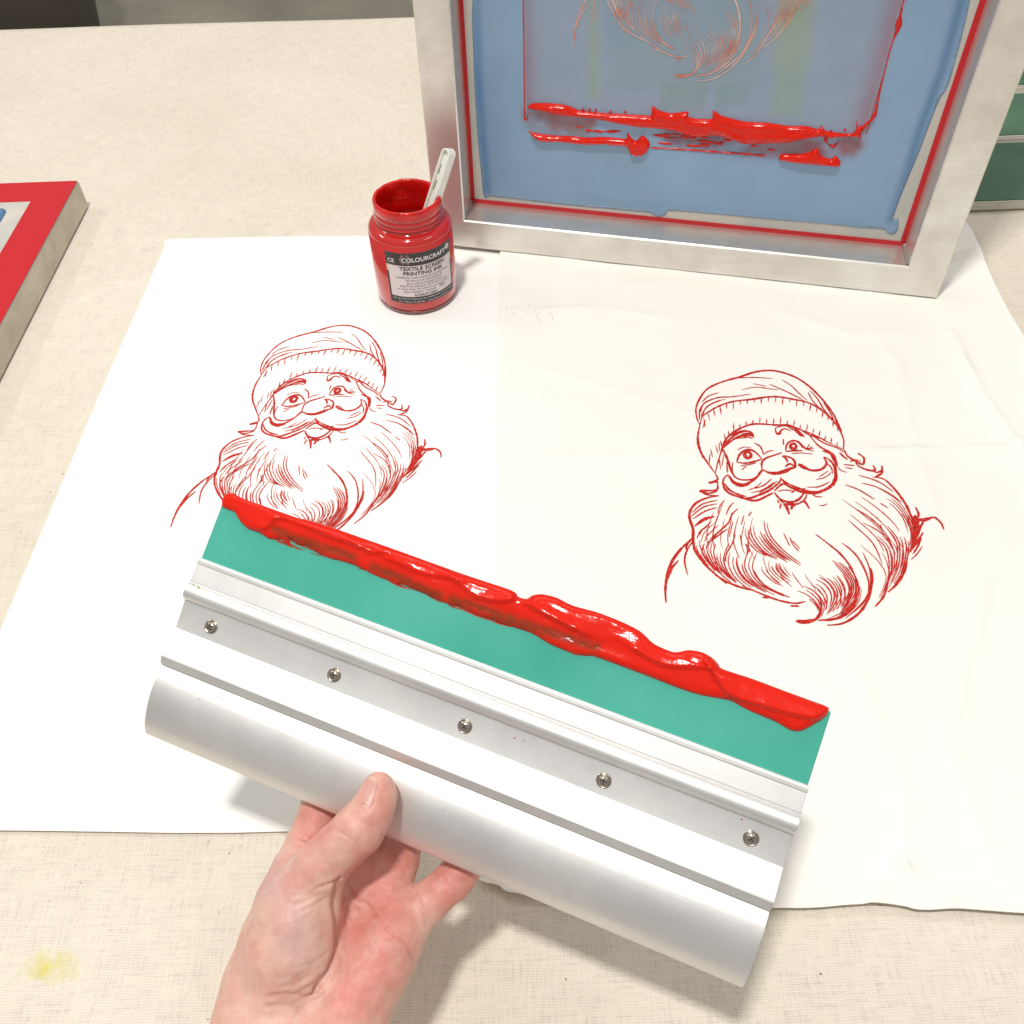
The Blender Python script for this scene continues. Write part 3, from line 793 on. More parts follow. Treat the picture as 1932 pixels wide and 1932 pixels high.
film = mat('ink_smear', rough=0.3, spec=0.4); fvc = N(film, 'ShaderNodeVertexColor', layer_name='tint'); L(film, fvc.outputs[0], bsdf(film).inputs['Base Color'])
sr2 = random.Random(21); Vs, Fs, Cs = [], [], []
lowp = [np.array((p[0], -p[1])) for p in catmull(low, 2)]
for k in range(26):
    p = lowp[int(sr2.uniform(0.12, 0.60) * (len(lowp) - 1))]; l = sr2.uniform(3, 17) * mm; w_ = sr2.uniform(0.15, 0.55) * mm; off = sr2.uniform(-0.6, 0.7) * mm
    x0_, y0_ = p[0] - l / 2, p[1] - off; cc = np.array(srgb(*[(150, 66, 44), (188, 44, 26), (120, 92, 66)][sr2.randrange(3)])); m_ = 8; b0 = len(Vs)
    for q in range(m_ + 1):
        u = q / m_; hw_ = w_ * math.sin(math.pi * (0.08 + 0.84 * u)) * sr2.uniform(0.6, 1.2); yc = y0_ + 0.3 * mm * math.sin(u * 3 + k)
        Vs += [(x0_ + l * u, yc - hw_, 0.00004 + k * 1e-6), (x0_ + l * u, yc + hw_, 0.00004 + k * 1e-6)]; Cs += [cc, cc]
        if q: a_0 = b0 + 2 * q; Fs.append((a_0 - 2, a_0, a_0 + 1, a_0 - 1))
link_mesh('ink_smear', Vs, Fs, film, squee, smooth=False, cols=Cs)

# ------------------------------------------------------------------ standing aluminium screen
MF = Matrix.Identity(4)
for i, c in enumerate((FD, FN, (0, 0, 1))):
    for j in range(3): MF[j][i] = c[j]
MF.translation = Vector((FA[0], FA[1], 0.0046))
scr = thing('printing_screen', 'blue coated screen in a bare aluminium frame, standing upright behind the prints', 'printing screen', matrix=MF)
W, HT, DEP = 0.4500, 0.60, 0.036
def ring_mesh(name, loops, m, parent, sharp=25, closed=True):
    """loops: list of 4-corner rectangles (x0,x1,z0,z1,y); quads between successive loops"""
    bm = bmesh.new(); R_ = []
    for x0, x1, z0, z1, y in loops: R_.append([bm.verts.new(p) for p in ((x0, y, z0), (x1, y, z0), (x1, y, z1), (x0, y, z1))])
    k = len(R_)
    for a in range(k if closed else k - 1):
        A, B = R_[a], R_[(a + 1) % k]
        for i in range(4): bm.faces.new((A[i], A[(i + 1) % 4], B[(i + 1) % 4], B[i]))
    bmesh.ops.recalc_face_normals(bm, faces=bm.faces[:])
    return bmobj(name, bm, m, parent)
c = 0.0012
ox0, ox1, oz0, oz1 = 0, W, 0, HT; ix0, ix1, iz0, iz1 = 0.0300, 0.4185, 0.0285, HT - 0.03
bx0, bx1, bz0 = 0.0275, 0.4170, 0.0268
fr_o = ring_mesh('frame', [(ox0 + c, ox1 - c, oz0 + c, oz1 - c, 0), (ix0 - c, ix1 + c, iz0 - c, iz1 + c, 0), (ix0, ix1, iz0, iz1, c), (bx0, bx1, bz0, iz1, DEP - 0.0005), (ox0, ox1, oz0, oz1, DEP), (ox0, ox1, oz0, oz1, c)], alu, scr)
# weld beads in the two lower inner corners
weldm = mat('weld_bead', srgb(196, 190, 184), 0.4, metal=0.7); co = objco(weldm); bump(weldm, noise_n(weldm, co, 500, 3), 0.6, 0.001)
for sx_ in (0, 1):
    bm = bmesh.new(); prev = None
    for k in range(15):
        t = k / 14; y = 0.0015 + t * 0.030; x = (ix0 + (bx0 - ix0) * t) if sx_ == 0 else (ix1 + (bx1 - ix1) * t); rr = 0.0014 * (1 + 0.35 * math.sin(k * 2.3))
        rg = [bm.verts.new((x + (1 if sx_ == 0 else -1) * (0.0005 + rr * math.cos(a)) , y, iz0 + 0.0004 + rr * math.sin(a))) for a in np.linspace(0, 2 * math.pi, 10, endpoint=False)]
        if prev:
            for i in range(10): bm.faces.new((prev[i], prev[(i + 1) % 10], rg[(i + 1) % 10], rg[i]))
        prev = rg
    bmesh.ops.recalc_face_normals(bm, faces=bm.faces[:])
    bmobj('weld', bm, weldm, scr, smooth=True)
MY = DEP - 0.0022
# stretched mesh
bmobj('mesh_fabric', boxmesh(0.020, W - 0.020, MY + 0.0005, MY + 0.0009, 0.018, HT - 0.02), meshm, scr)
# line of red adhesive round the inside edge
ring_mesh('adhesive_line', [(bx0 - 0.001, bx1 + 0.001, bz0 - 0.001, iz1 + 0.001, MY), (bx0 + 0.0036, bx1 - 0.0042, bz0 + 0.0040, iz1 - 0.004, MY - 0.0002), (bx0 + 0.0036, bx1 - 0.0042, bz0 + 0.0040, iz1 - 0.004, MY + 0.0004), (bx0 - 0.001, bx1 + 0.001, bz0 - 0.001, iz1 + 0.001, MY + 0.0004)], redglue, scr)
def SL(u, v):
    return frp(u, v, MY)
q4 = lambda x, y: SL(773.1 + .3001 * x, .3001 * y)
q5 = lambda x, y: SL(1352.9 + .3002 * x, .3002 * y)
el = [q4(*p) for p in [(395, 0), (392, 150), (400, 350), (410, 600), (430, 900), (450, 1100), (462, 1215), (480, 1245), (510, 1232), (560, 1240), (700, 1255), (1000, 1290), (1250, 1312), (1500, 1336), (1525, 1348), (1570, 1362), (1610, 1350), (1640, 1325), (1900, 1345)]]
el += [q5(*p) for p in [(100, 1356), (300, 1375), (600, 1400), (900, 1430), (1050, 1442), (1065, 1462), (1105, 1472), (1135, 1445), (1138, 1375), (1105, 1385), (1130, 1300), (1200, 1120), (1280, 930), (1340, 770), (1400, 620), (1450, 540), (1520, 300), (1570, 100), (1590, 0)]]
eo = catmull(el, 4) + [np.array(p) for p in [(0.4130, 0.30), (0.4125, 0.40), (0.4120, 0.54), (0.30, 0.545), (0.15, 0.545), (0.045, 0.54), (0.044, 0.40), (0.0435, 0.30)]]
Pe, Te, re_ = fill(eo, 0.0022)
X, Z = Pe[:, 0], Pe[:, 1]
blue = np.array(srgb(134, 168, 202)); tint = np.tile(blue, (len(Pe), 1))
def lay(mask, colr, k):
    global tint
    m_ = (np.clip(mask, 0, 1) * k)[:, None]; tint = tint * (1 - m_) + np.array(colr) * m_
def sm(d, w): return 1 / (1 + np.exp(-np.clip(d / w, -40, 40)))
nzz = np.array([noise.fractal(Vector((x * 14, z * 14, 0.4)), 0.8, 2, 3) for x, z in Pe])
nz2 = np.array([noise.fractal(Vector((x * 60, z * 60, 2.4)), 0.8, 2, 3) for x, z in Pe])
# darker doubled coat near the left and right edge
lb = [q4(*p) for p in [(425, -10), (430, 500), (460, 900), (490, 1200)]]; lb = [(lb[0][0] - 0.0, 0.55)] + lb
D, _ = segdist(lb, X, Z, False); lay(np.exp(-(D / 0.0042) ** 2), srgb(72, 124, 176), 0.8)
rb = [q5(*p) for p in [(1540, -10), (1420, 420), (1280, 800), (1180, 1120), (1090, 1380)]]; rb = [(rb[0][0] + 0.002, 0.55)] + rb
D, _ = segdist(rb, X, Z, False); lay(np.exp(-(D / 0.0040) ** 2), srgb(72, 120, 166), 0.8)
x0, x1, z0 = 0.0802, 0.3615, 0.1225
inn = sm(X - x0, 0.0006) * sm(x1 - X, 0.0012) * sm(Z - z0, 0.002)
lay(inn, srgb(146, 160, 184), 0.85)
lay(inn * np.exp(-((X - x1) / 0.012) ** 2), srgb(150, 104, 120), 0.8); lay(inn * np.exp(-((X - x0) / 0.008) ** 2), srgb(140, 118, 138), 0.8)
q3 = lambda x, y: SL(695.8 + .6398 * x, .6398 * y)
def see_through_patch(pts, colr, k, soft=0.002):  # greenish background showing through the mesh, painted into the emulsion colour
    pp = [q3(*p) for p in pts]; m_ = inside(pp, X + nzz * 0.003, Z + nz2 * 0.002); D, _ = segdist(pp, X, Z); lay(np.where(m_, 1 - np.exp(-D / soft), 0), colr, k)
see_through_patch([(640, -400), (690, -400), (690, 300), (635, 300)], srgb(148, 168, 138), 0.7, 0.004)
see_through_patch([(690, -400), (1200, -400), (1170, 280), (690, 280)], srgb(132, 154, 164), 0.55, 0.004)
see_through_patch([(1215, -400), (1380, -400), (1290, 360), (1170, 350), (1180, 150)], srgb(150, 170, 138), 0.72, 0.006)
see_through_patch([(850, 240), (1010, 238), (990, 330), (850, 325)], srgb(124, 152, 150), 0.6)
see_through_patch([(1020, 248), (1130, 246), (1115, 320), (1015, 320)], srgb(124, 152, 150), 0.6)
# smears of thin red ink above and below the bead
q6 = lambda x, y: SL((1200 + x / 1.932) * 0.7731, (240 + y / 1.932) * 0.7731)
for pts, w, k, cc in (([(200, 90), (300, 110), (420, 120)], 0.008, 0.9, srgb(128, 92, 92)), ([(850, 175), (1100, 215), (1350, 235)], 0.0070, 0.95, srgb(116, 90, 112)), ([(1300, 225), (1500, 235), (1700, 225)], 0.007, 0.85, srgb(136, 96, 108)), ([(230, 95), (330, 92), (450, 105)], 0.005, 0.9, srgb(150, 62, 50)), ([(1500, 225), (1650, 245)], 0.004, 0.5, srgb(140, 70, 80))):
    D, _ = segdist([q6(*p) for p in pts], X, Z, False); lay(np.exp(-(D / (w * 1.35)) ** 3) * (1.0 + 0.9 * nz2), cc, min(1, k * 1.15))
lay(np.clip((nzz + 0.1) * 1.2, 0, 1), srgb(126, 160, 188), 0.4)
th_ = 0.0002 + 0.00005 * nz2
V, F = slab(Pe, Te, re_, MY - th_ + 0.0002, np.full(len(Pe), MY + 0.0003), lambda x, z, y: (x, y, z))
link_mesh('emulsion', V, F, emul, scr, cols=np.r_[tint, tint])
def scr_conv(x, z, h): return (x, MY - 0.0001 - h, z)
def scr_ink(name, pts, hmax, edge, seed, smoothn=3, cre_=()):
    P_ = catmull([q6(*p) for p in pts], smoothn, True)
    return ink_blob(name, P_, scr_conv, ink, scr, 0.0010, hmax * 1.35, edge, cre_, seed, 0.30)
scr_ink('ink_bead', [(170, 40), (190, 25), (240, 22), (300, 25), (360, 35), (410, 56), (460, 62), (520, 68), (640, 75), (735, 80), (752, 78), (757, 37), (775, 48), (800, 60), (850, 70), (925, 62), (925, 85), (960, 95), (1000, 97), (1040, 95), (1043, 57), (1080, 80), (1130, 95), (1200, 110), (1300, 115), (1400, 130), (1480, 130), (1540, 145), (1556, 124), (1570, 150), (1640, 163), (1700, 165), (1722, 140), (1740, 128), (1742, 170), (1735, 205), (1726, 182), (1640, 180), (1590, 184), (1570, 178), (1500, 185), (1400, 205), (1280, 212), (1190, 212), (1120, 190), (1050, 172), (960, 180), (860, 150), (750, 140), (640, 125), (500, 98), (400, 85), (330, 80), (250, 62), (180, 48)], 0.0030, 0.005, 3.0,
        cre_=[([q6(*p) for p in [(1180, 190), (1120, 140), (1050, 120)]], 0.0015, 0.005), ([q6(*p) for p in [(1600, 172), (1400, 165), (1250, 165)]], 0.0012, 0.004)])
scr_ink('ink_bead', [(168, 146), (185, 158), (240, 168), (300, 175), (380, 178), (450, 185), (530, 182), (600, 188), (634, 190), (641, 160), (660, 188), (682, 200), (712, 175), (747, 215), (722, 262), (685, 272), (655, 262), (635, 228), (580, 222), (520, 215), (460, 218), (400, 215), (320, 204), (240, 203), (195, 178)], 0.0026, 0.004, 6.0)
scr_ink('ink_bead', [(1355, 280), (1372, 262), (1450, 262), (1500, 253), (1535, 235), (1552, 270), (1600, 285), (1620, 270), (1645, 300), (1635, 320), (1600, 318), (1560, 315), (1450, 305), (1365, 292)], 0.0026, 0.004, 8.0)
scr_ink('ink_bead', [(1742, 140), (1762, 118), (1790, 92), (1806, 60), (1812, 45), (1817, 70), (1800, 100), (1775, 122), (1748, 155)], 0.0018, 0.003, 9.0)
# hanging drops and stringy traces: variable-width strokes with real thickness
def string(pts, w0, prof, name='ink_string', h=0.0006):
    C_ = np.array(catmull(pts, 6)); T_ = np.gradient(C_, axis=0); T_ /= np.linalg.norm(T_, axis=1)[:, None]; Nn = np.c_[-T_[:, 1], T_[:, 0]]
    V, F = [], []; n = len(C_); ns = 6
    for i in range(n):
        hw = w0 * prof(i / (n - 1))
        for k in range(ns + 1):
            a = math.pi * k / ns; p = C_[i] + Nn[i] * hw * math.cos(a); V.append(scr_conv(p[0], p[1], min(hw, h) * math.sin(a)))
        if i:
            for k in range(ns): a0 = i * (ns + 1) + k; F.append((a0 - ns - 1, a0 - ns, a0 + 1, a0))
    t_ = np.tile(np.array(srgb(206, 30, 26)), (len(V), 1))
    return link_mesh(name, V, F, ink, scr, cols=t_)
string([q5(1000, 690), q5(1045, 480), q5(1095, 285), q5(1130, 200), q5(1150, 110), q5(1165, 50), q5(1180, -10), (0.372, 0.30)], 0.0012, lambda u: 0.35 + 1.6 * math.exp(-((u - 0.50) / 0.07) ** 2) + 0.5 * math.exp(-(u / 0.05) ** 2), h=0.0009)
string([(x1 + 0.0002, 0.36), (x1 + 0.0002, 0.24), (x1 + 0.0003, 0.18), (x1 - 0.0003, z0 + 0.001)], 0.00035, lambda u: 1, h=0.0003)
string([(x0, 0.36), (x0, 0.24), (x0, 0.16), (x0 - 0.0004, z0 - 0.012)], 0.00045, lambda u: 1, h=0.0003)
sr = random.Random(11)
for k in range(26):
    a = sr.uniform(0, 1); xx = 760 + a * 560; yy = 175 + a * 40 + sr.uniform(-12, 34); l = sr.uniform(12, 70)
    string([q6(xx, yy), q6(xx + l * 0.5, yy + l * 0.04 + sr.uniform(-2, 2)), q6(xx + l, yy + l * 0.08)], sr.uniform(0.0004, 0.0011), lambda u: 0.3 + math.sin(math.pi * u), h=0.0004)
string([q6(750, 232), q6(900, 240), q6(1050, 252), q6(1200, 262), q6(1290, 270)], 0.0009, lambda u: 0.5 + 0.5 * abs(math.sin(u * 23)), h=0.0007)
string([q6(445, 150), q6(520, 156), q6(608, 155)], 0.0013, lambda u: 0.3 + 0.7 * abs(math.sin(u * 9 + 1)), h=0.0007)
string([q6(395, 132), q6(430, 137)], 0.0009, lambda u: math.sin(math.pi * u), h=0.0006)
string([q6(1575, 180), q6(1580, 210), q6(1612, 225), q6(1635, 200)], 0.0016, lambda u: 0.6 + 0.4 * math.sin(u * 12), h=0.001)
string([q6(1720, 105), q6(1722, 130), q6(1732, 150)], 0.0006, lambda u: 0.3 + u, h=0.0006)
string([q6(160, 60), q6(155, 78), q6(165, 102), q6(172, 70)], 0.0006, lambda u: 0.8, h=0.0005)
for xx, yy in ((430, 52), (462, 52), (490, 54), (560, 62), (630, 64), (410, 60), (1600, 155), (1665, 148)): string([q6(xx - 5, yy), q6(xx + 6, yy + 1)], 0.0012, lambda u: 0.4 + math.sin(math.pi * u) * 0.6, h=0.0008)
# open stencil lines of the same bearded head, seen on the screen
tip_d = d2t(900, 1735); tip_s = SL(1271, 141); rs = math.radians(3.6); ks = 1.025
def tr_scr(x, y):
    dx, dy = x - tip_d[0], y - tip_d[1]; return tip_s[0] + ks * (math.cos(rs) * dx - math.sin(rs) * dy), tip_s[1] + ks * (math.sin(rs) * dx + math.cos(rs) * dy)
o, bm = print_mesh('stencil_print', tr_scr, lambda X, Y, K: [(x, MY - 0.00025 - k, z) for x, z, k in zip(X, Y, K)], pinkline, scr, wscale=0.85, seed=8)
flip_to(o, bm, (0, -1, 0))

# ------------------------------------------------------------------ screen lying face down at the left
lf = thing('printing_screen', 'screen lying flat at the left edge, red bordered mesh side up', 'printing screen', (-0.4185, 0.8720, 0.0))
FH = 0.0275
bm = bmesh.new(); R_ = []
w_, d_, t_ = 0.46, 0.62, 0.036
frs = [(0, 0), (-w_, 0), (-w_, -d_), (0, -d_)]
def rect(ins, z): return [bm.verts.new(p) for p in ((-ins, -ins, z), (-w_ + ins, -ins, z), (-w_ + ins, -d_ + ins, z), (-ins, -d_ + ins, z))]
lp = [rect(0.0, 0.001), rect(0.0, FH - 0.0012), rect(0.0012, FH), rect(t_, FH), rect(t_, 0.001)]
for a in range(5):
    A, B = lp[a], lp[(a + 1) % 5]
    for i in range(4): bm.faces.new((A[i], A[(i + 1) % 4], B[(i + 1) % 4], B[i]))
bmesh.ops.recalc_face_normals(bm, faces=bm.faces[:])
bmobj('frame', bm, alu_dull, lf)
bmobj('mesh_fabric', boxmesh(-w_ + 0.004, -0.004, -d_ + 0.004, -0.004, FH + 0.0001, FH + 0.0004), meshm, lf)
bm = bmesh.new(); lp = [rect(0.0008, FH + 0.0005), rect(0.0008, FH + 0.0011), rect(0.0355, FH + 0.0011), rect(0.0362, FH + 0.0005)]
for a in range(4):
    A, B = lp[a], lp[(a + 1) % 4]
    for i in range(4): bm.faces.new((A[i], A[(i + 1) % 4], B[(i + 1) % 4], B[i]))
bmesh.ops.recalc_face_normals(bm, faces=bm.faces[:])
bmobj('adhesive_border', bm, redglue, lf)
x_a, y_a = -0.0535, -0.0475; rad = 0.009
oe = [(x_a - rad + rad * math.cos(a), y_a - rad + rad * math.sin(a)) for a in np.linspace(0, math.pi / 2, 8)] + [(-w_ + 0.05, y_a), (-w_ + 0.05, -d_ + 0.05), (x_a, -d_ + 0.05)]
oe = [o_ for o_ in oe]
P, T, rim = fill(oe, 0.004)
D, _ = segdist(oe, P[:, 0], P[:, 1]); cb_ = np.array(srgb(112, 154, 194)); cd_ = np.array(srgb(52, 100, 150))
k_ = (np.exp(-((x_a - P[:, 0]) / 0.007) ** 2))[:, None] * 0.85; tn = cb_ * (1 - k_) + cd_ * k_
V, F = slab(P, T, rim, np.full(len(P), FH + 0.0009), np.full(len(P), FH + 0.0004), lambda x, y, z: (x, y, z))
link_mesh('emulsion', V, F, emul, lf, cols=np.r_[tn, tn])

# ------------------------------------------------------------------ green boards with pale edges at the far right
gmat = mat('dark_green_board', rough=0.6); co = objco(gmat)
L(gmat, ramp(gmat, noise_n(gmat, co, 10, 5), [(0.3, srgb(62, 98, 76)), (0.7, srgb(86, 122, 98))]), bsdf(gmat).inputs['Base Color'])
edge_m = mat('pale_board_edge', srgb(206, 202, 192), 0.5)
spans = [(0.8040, 0.9200, 'nearest green board beside the standing screen, pale edge facing the viewer'), (0.9290, 1.0280, 'middle green board beside the standing screen, dark gap in front of it'), (1.0420, 1.1600, 'farthest green board, mostly hidden by the standing screen')]
for y0, y1, lb_ in spans:
    gb = thing('green_board', lb_, 'board', (0.62, y0, 0), 'green boards lying on the cloth at the right')
    bmobj('board_edge', boxmesh(-0.24, 0.24, -0.0005, y1 - y0, 0.0, 0.0085, 0.0015), edge_m, gb)
    bmobj('board_face', boxmesh(-0.235, 0.235, 0.0028, y1 - y0 - 0.0035, 0.0083, 0.0092, 0.0004), gmat, gb)

# ------------------------------------------------------------------ jar of red ink
JC = (-0.0772, 0.7040)
jar = thing('ink_jar', 'open clear jar of scarlet ink with a paper label, standing on the white sheet', 'jar', (JC[0], JC[1], 0.0015))
def lathe(name, prof, m, parent, segs=96, jit=None, close=False):
    bm = bmesh.new(); rings = []
    for q, (r, z) in enumerate(prof):
        ring = []
        for k in range(segs):
            a = 2 * math.pi * k / segs; rr, zz = r, z
            if jit: rr, zz = jit(q, a, r, z)
            ring.append(bm.verts.new((rr * math.cos(a), rr * math.sin(a), zz)))
        rings.append(ring)
    for a, b2 in zip(rings, rings[1:]):
        for k in range(segs): j = (k + 1) % segs; bm.faces.new((a[k], a[j], b2[j], b2[k]))
    if close:
        bm.faces.new(rings[0][::-1]); bm.faces.new(rings[-1])
    bmesh.ops.recalc_face_normals(bm, faces=bm.faces[:])
    o = bmobj(name, bm, m, parent, smooth=True); return o
# the wall: red seen through clear plastic -> a glossy coat over ink
jarwall = mat('ink_filled_plastic', srgb(200, 30, 26), 0.10, spec=0.55)
b = bsdf(jarwall); b.inputs['Coat Weight'].default_value = 1.0; b.inputs['Coat Roughness'].default_value = 0.03
co = objco(jarwall); L(jarwall, ramp(jarwall, noise_n(jarwall, co, 30, 3), [(0.3, srgb(186, 22, 20)), (0.7, srgb(208, 36, 30))]), b.inputs['Base Color'])
jarbase = mat('clear_plastic_base', srgb(120, 24, 26), 0.08, spec=0.6); bsdf(jarbase).inputs['Coat Weight'].default_value = 1.0
outer = [(31, 0.3), (33.6, 0.6), (34.8, 1.8), (35.3, 4.0)]
lathe('jar_base', [(r * mm, z * mm) for r, z in [(30, 0.2)] + outer + [(35.0, 4.6), (33, 4.4)]], jarbase, jar, close=False)
body = [(33.0, 4.2), (35.0, 4.8), (35.4, 6.0), (35.4, 67)]
for a in np.linspace(0, 84, 12): body.append((28.2 + 7.2 * math.cos(math.radians(a)), 67 + 6.6 * math.sin(math.radians(a))))
body = [(r, z) for r, z in body]
body += [(29.9, 74.2), (29.4, 75.0), (29.4, 76.4), (30.6, 77.0), (30.9, 77.8), (30.4, 78.8), (29.5, 79.6), (29.5, 80.8), (30.5, 81.6), (30.8, 82.4), (30.3, 83.4), (29.5, 84.2), (29.4, 85.6), (30.2, 86.4), (30.3, 87.2)]
body = [(r * (1 - 0.068 * (z > 73.7)), z) for r, z in body]
lathe('jar_body', [(r * mm, z * mm) for r, z in body], jarwall, jar)
def rimjit(q, a, r, z):
    nn = noise.noise(Vector((math.cos(a) * 5, math.sin(a) * 5, q * 0.7))); n2 = noise.noise(Vector((math.cos(a) * 16, math.sin(a) * 16, q)))
    return r + 0.0004 * nn + 0.00025 * n2, z + (0.0005 * nn + 0.0005 * n2) * (1 if q < 7 else 0.3)
rim_p = [(30.3, 87.0), (30.6, 89.0), (30.5, 91.5), (30.2, 93.2), (29.2, 94.2), (27.8, 94.0), (27.2, 92.6), (27.0, 88), (27.4, 80), (29.0, 74), (31.5, 70), (32.8, 64), (33.4, 50), (33.4, 40)]
rim_p = [(r * (0.932 if z > 68 else 1), z) for r, z in rim_p]
lathe('inky_rim', [(r * mm, z * mm) for r, z in rim_p], filmink, jar, jit=rimjit)
# ink surface inside
bm = bmesh.new(); segs = 96; rings = []
for r in np.linspace(33.6, 1.0, 22):
    rings.append([bm.verts.new((r * mm * math.cos(2 * math.pi * k / segs), r * mm * math.sin(2 * math.pi * k / segs), (57 + 5.0 * (r / 33.6) ** 6 + 2.2 * noise.noise(Vector((r * 0.09 * math.cos(2 * math.pi * k / segs), r * 0.09 * math.sin(2 * math.pi * k / segs), 4)))) * mm)) for k in range(segs)])
for a, b2 in zip(rings, rings[1:]):
    for k in range(segs): j = (k + 1) % segs; bm.faces.new((a[k], a[j], b2[j], b2[k]))
bm.faces.new(rings[-1]); bmesh.ops.recalc_face_normals(bm, faces=bm.faces[:])
for f in bm.faces:
    if f.normal.z < 0: f.normal_flip()
bmobj('ink_fill', bm, jarink, jar, smooth=True)
# label wrapped round the wall
view = math.atan2(-JC[1], -JC[0]); A0, A1 = view - math.radians(41), view + math.radians(60)   # angle grows towards the viewer's right
LZ0, LZ1 = 13.0 * mm, 62.6 * mm; RL = 35.62 * mm
LW = (A1 - A0) * RL; LH = LZ1 - LZ0
def wrap(x, y, r=0.0):  # label coordinates (0..LW, 0..LH) -> jar
    a = A0 + x / RL; return ((RL + r) * math.cos(a), (RL + r) * math.sin(a), LZ0 + y)
def label_patch(name, x0, x1, y0, y1, m, lift, parent, nx=40):
    V, F = [], []
    for i in range(nx + 1):
        for y in (y0, y1): V.append(wrap(x0 + (x1 - x0) * i / nx, y, lift))
        if i: a = 2 * i; F.append((a - 2, a, a + 1, a - 1))
    return link_mesh(name, V, F, m, parent)
lab_w = mat('label_paper', srgb(226, 214, 214), 0.45); lab_k = mat('label_black', srgb(50, 46, 46), 0.4); txt_w = mat('label_white_text', srgb(228, 222, 222), 0.5); txt_k = mat('label_dark_text', srgb(52, 44, 46), 0.5)
lab = label_patch('label', 0, LW, 0, LH, lab_w, 0.0, jar)
label_patch('label_band', 0, LW, LH * 0.755, LH, lab_k, 0.0001, lab)
label_patch('label_band', 0, LW, 0, LH * 0.135, lab_k, 0.0001, lab)
label_patch('label_band', 0, LW * 0.028, LH * 0.13, LH * 0.62, lab_k, 0.0001, lab, 4); label_patch('label_band', LW * 0.972, LW, LH * 0.13, LH * 0.62, lab_k, 0.0001, lab, 4)
yel = mat('label_yellow', srgb(226, 188, 120), 0.5)
label_patch('label_band', 0, LW * 0.022, LH * 0.62, LH * 0.755, yel, 0.0001, lab, 4); label_patch('label_band', LW * 0.978, LW, LH * 0.62, LH * 0.755, yel, 0.0001, lab, 4)
def text(body_, size, cx, cy, m, parent, sx_=1.0, bold=0.0, name='label_text'):
    cu = bpy.data.curves.new('t', 'FONT'); cu.body = body_; cu.size = size; cu.align_x = 'CENTER'; cu.align_y = 'CENTER'; cu.resolution_u = 3; cu.offset = bold
    ob = bpy.data.objects.new('t', cu); COL.objects.link(ob)
    me = bpy.data.meshes.new_from_object(ob.evaluated_get(bpy.context.evaluated_depsgraph_get())); bpy.data.objects.remove(ob)
    V = [wrap(cx + v.co.x * sx_, cy + v.co.y, 0.00022) for v in me.vertices]; F = [p.vertices[:] for p in me.polygons]
    return link_mesh(name, V, F, m, parent, smooth=False)
text('COLOURCRAFT', 5.6 * mm, LW * 0.555, LH * 0.862, txt_w, lab, 1.0, 0.00012)
text('CE', 5.2 * mm, LW * 0.085, LH * 0.84, txt_w, lab, 1.0, 0.00008)
text('S', 3.6 * mm, LW * 0.925, LH * 0.90, txt_k, lab)
text('TEXTILE SCREEN', 4.9 * mm, LW * 0.52, LH * 0.695, txt_k, lab, 1.12, 0.00010)
text('PRINTING INK', 4.9 * mm, LW * 0.52, LH * 0.60, txt_k, lab, 1.12, 0.00010)
for i, s in enumerate(['Suitable for most natural & man-made fibres', 'All colours are intermixable &', 'give a soft professional finish', 'Heat fix by baking at 160°C for 3-5 mins', 'or cover when dry and iron on reverse for a', 'wool setting for 2 minutes.   300ml']):
    text(s, 2.55 * mm, LW * 0.52, LH * (0.525 - 0.057 * i), txt_k, lab, 1.05)
text('SCARLET RED', 3.1 * mm, LW * 0.52, LH * 0.172, txt_k, lab, 1.05, 0.00004)
text('Units 2 & 5 555-557 Carlisle Street East, Sheffield S4 8DT. United Kingdom', 2.2 * mm, LW * 0.5, LH * 0.095, txt_w, lab, 0.86)
text('Tel : +44 (0) 114 2421431   www.colourcraftltd.com', 2.2 * mm, LW * 0.5, LH * 0.035, txt_w, lab, 1.0)
def flat_shape(name, pts_out, pts_in, m, lift=0.00014):
    n = len(pts_out); V = [wrap(*p, lift) for p in pts_out] + [wrap(*p, lift) for p in pts_in]
    return link_mesh(name, V, [(i, (i + 1) % n, n + (i + 1) % n, n + i) for i in range(n)], m, lab, smooth=False)
hx, hy = LW * 0.285, LH * 0.872
for rr, w, mt in ((5.2 * mm, 0.5 * mm, mat('label_pink', srgb(206, 120, 110), 0.5)), (4.0 * mm, 0.5 * mm, mat('label_grey', srgb(150, 146, 150), 0.5))):
    po = [(hx + rr * math.cos(math.pi / 3 * k), hy + rr * math.sin(math.pi / 3 * k)) for k in range(6)]; pi_ = [(hx + (rr - w) * math.cos(math.pi / 3 * k), hy + (rr - w) * math.sin(math.pi / 3 * k)) for k in range(6)]
    flat_shape('label_emblem', po, pi_, mt)
a_ = [math.pi * 2 * k / 20 for k in range(20)]
flat_shape('label_emblem', [(LW * 0.925 + 2.5 * mm * math.cos(a), LH * 0.90 + 2.5 * mm * math.sin(a)) for a in a_], [(LW * 0.925 + 0.01 * mm * math.cos(a), LH * 0.90 + 0.01 * mm * math.sin(a)) for a in a_], txt_w)

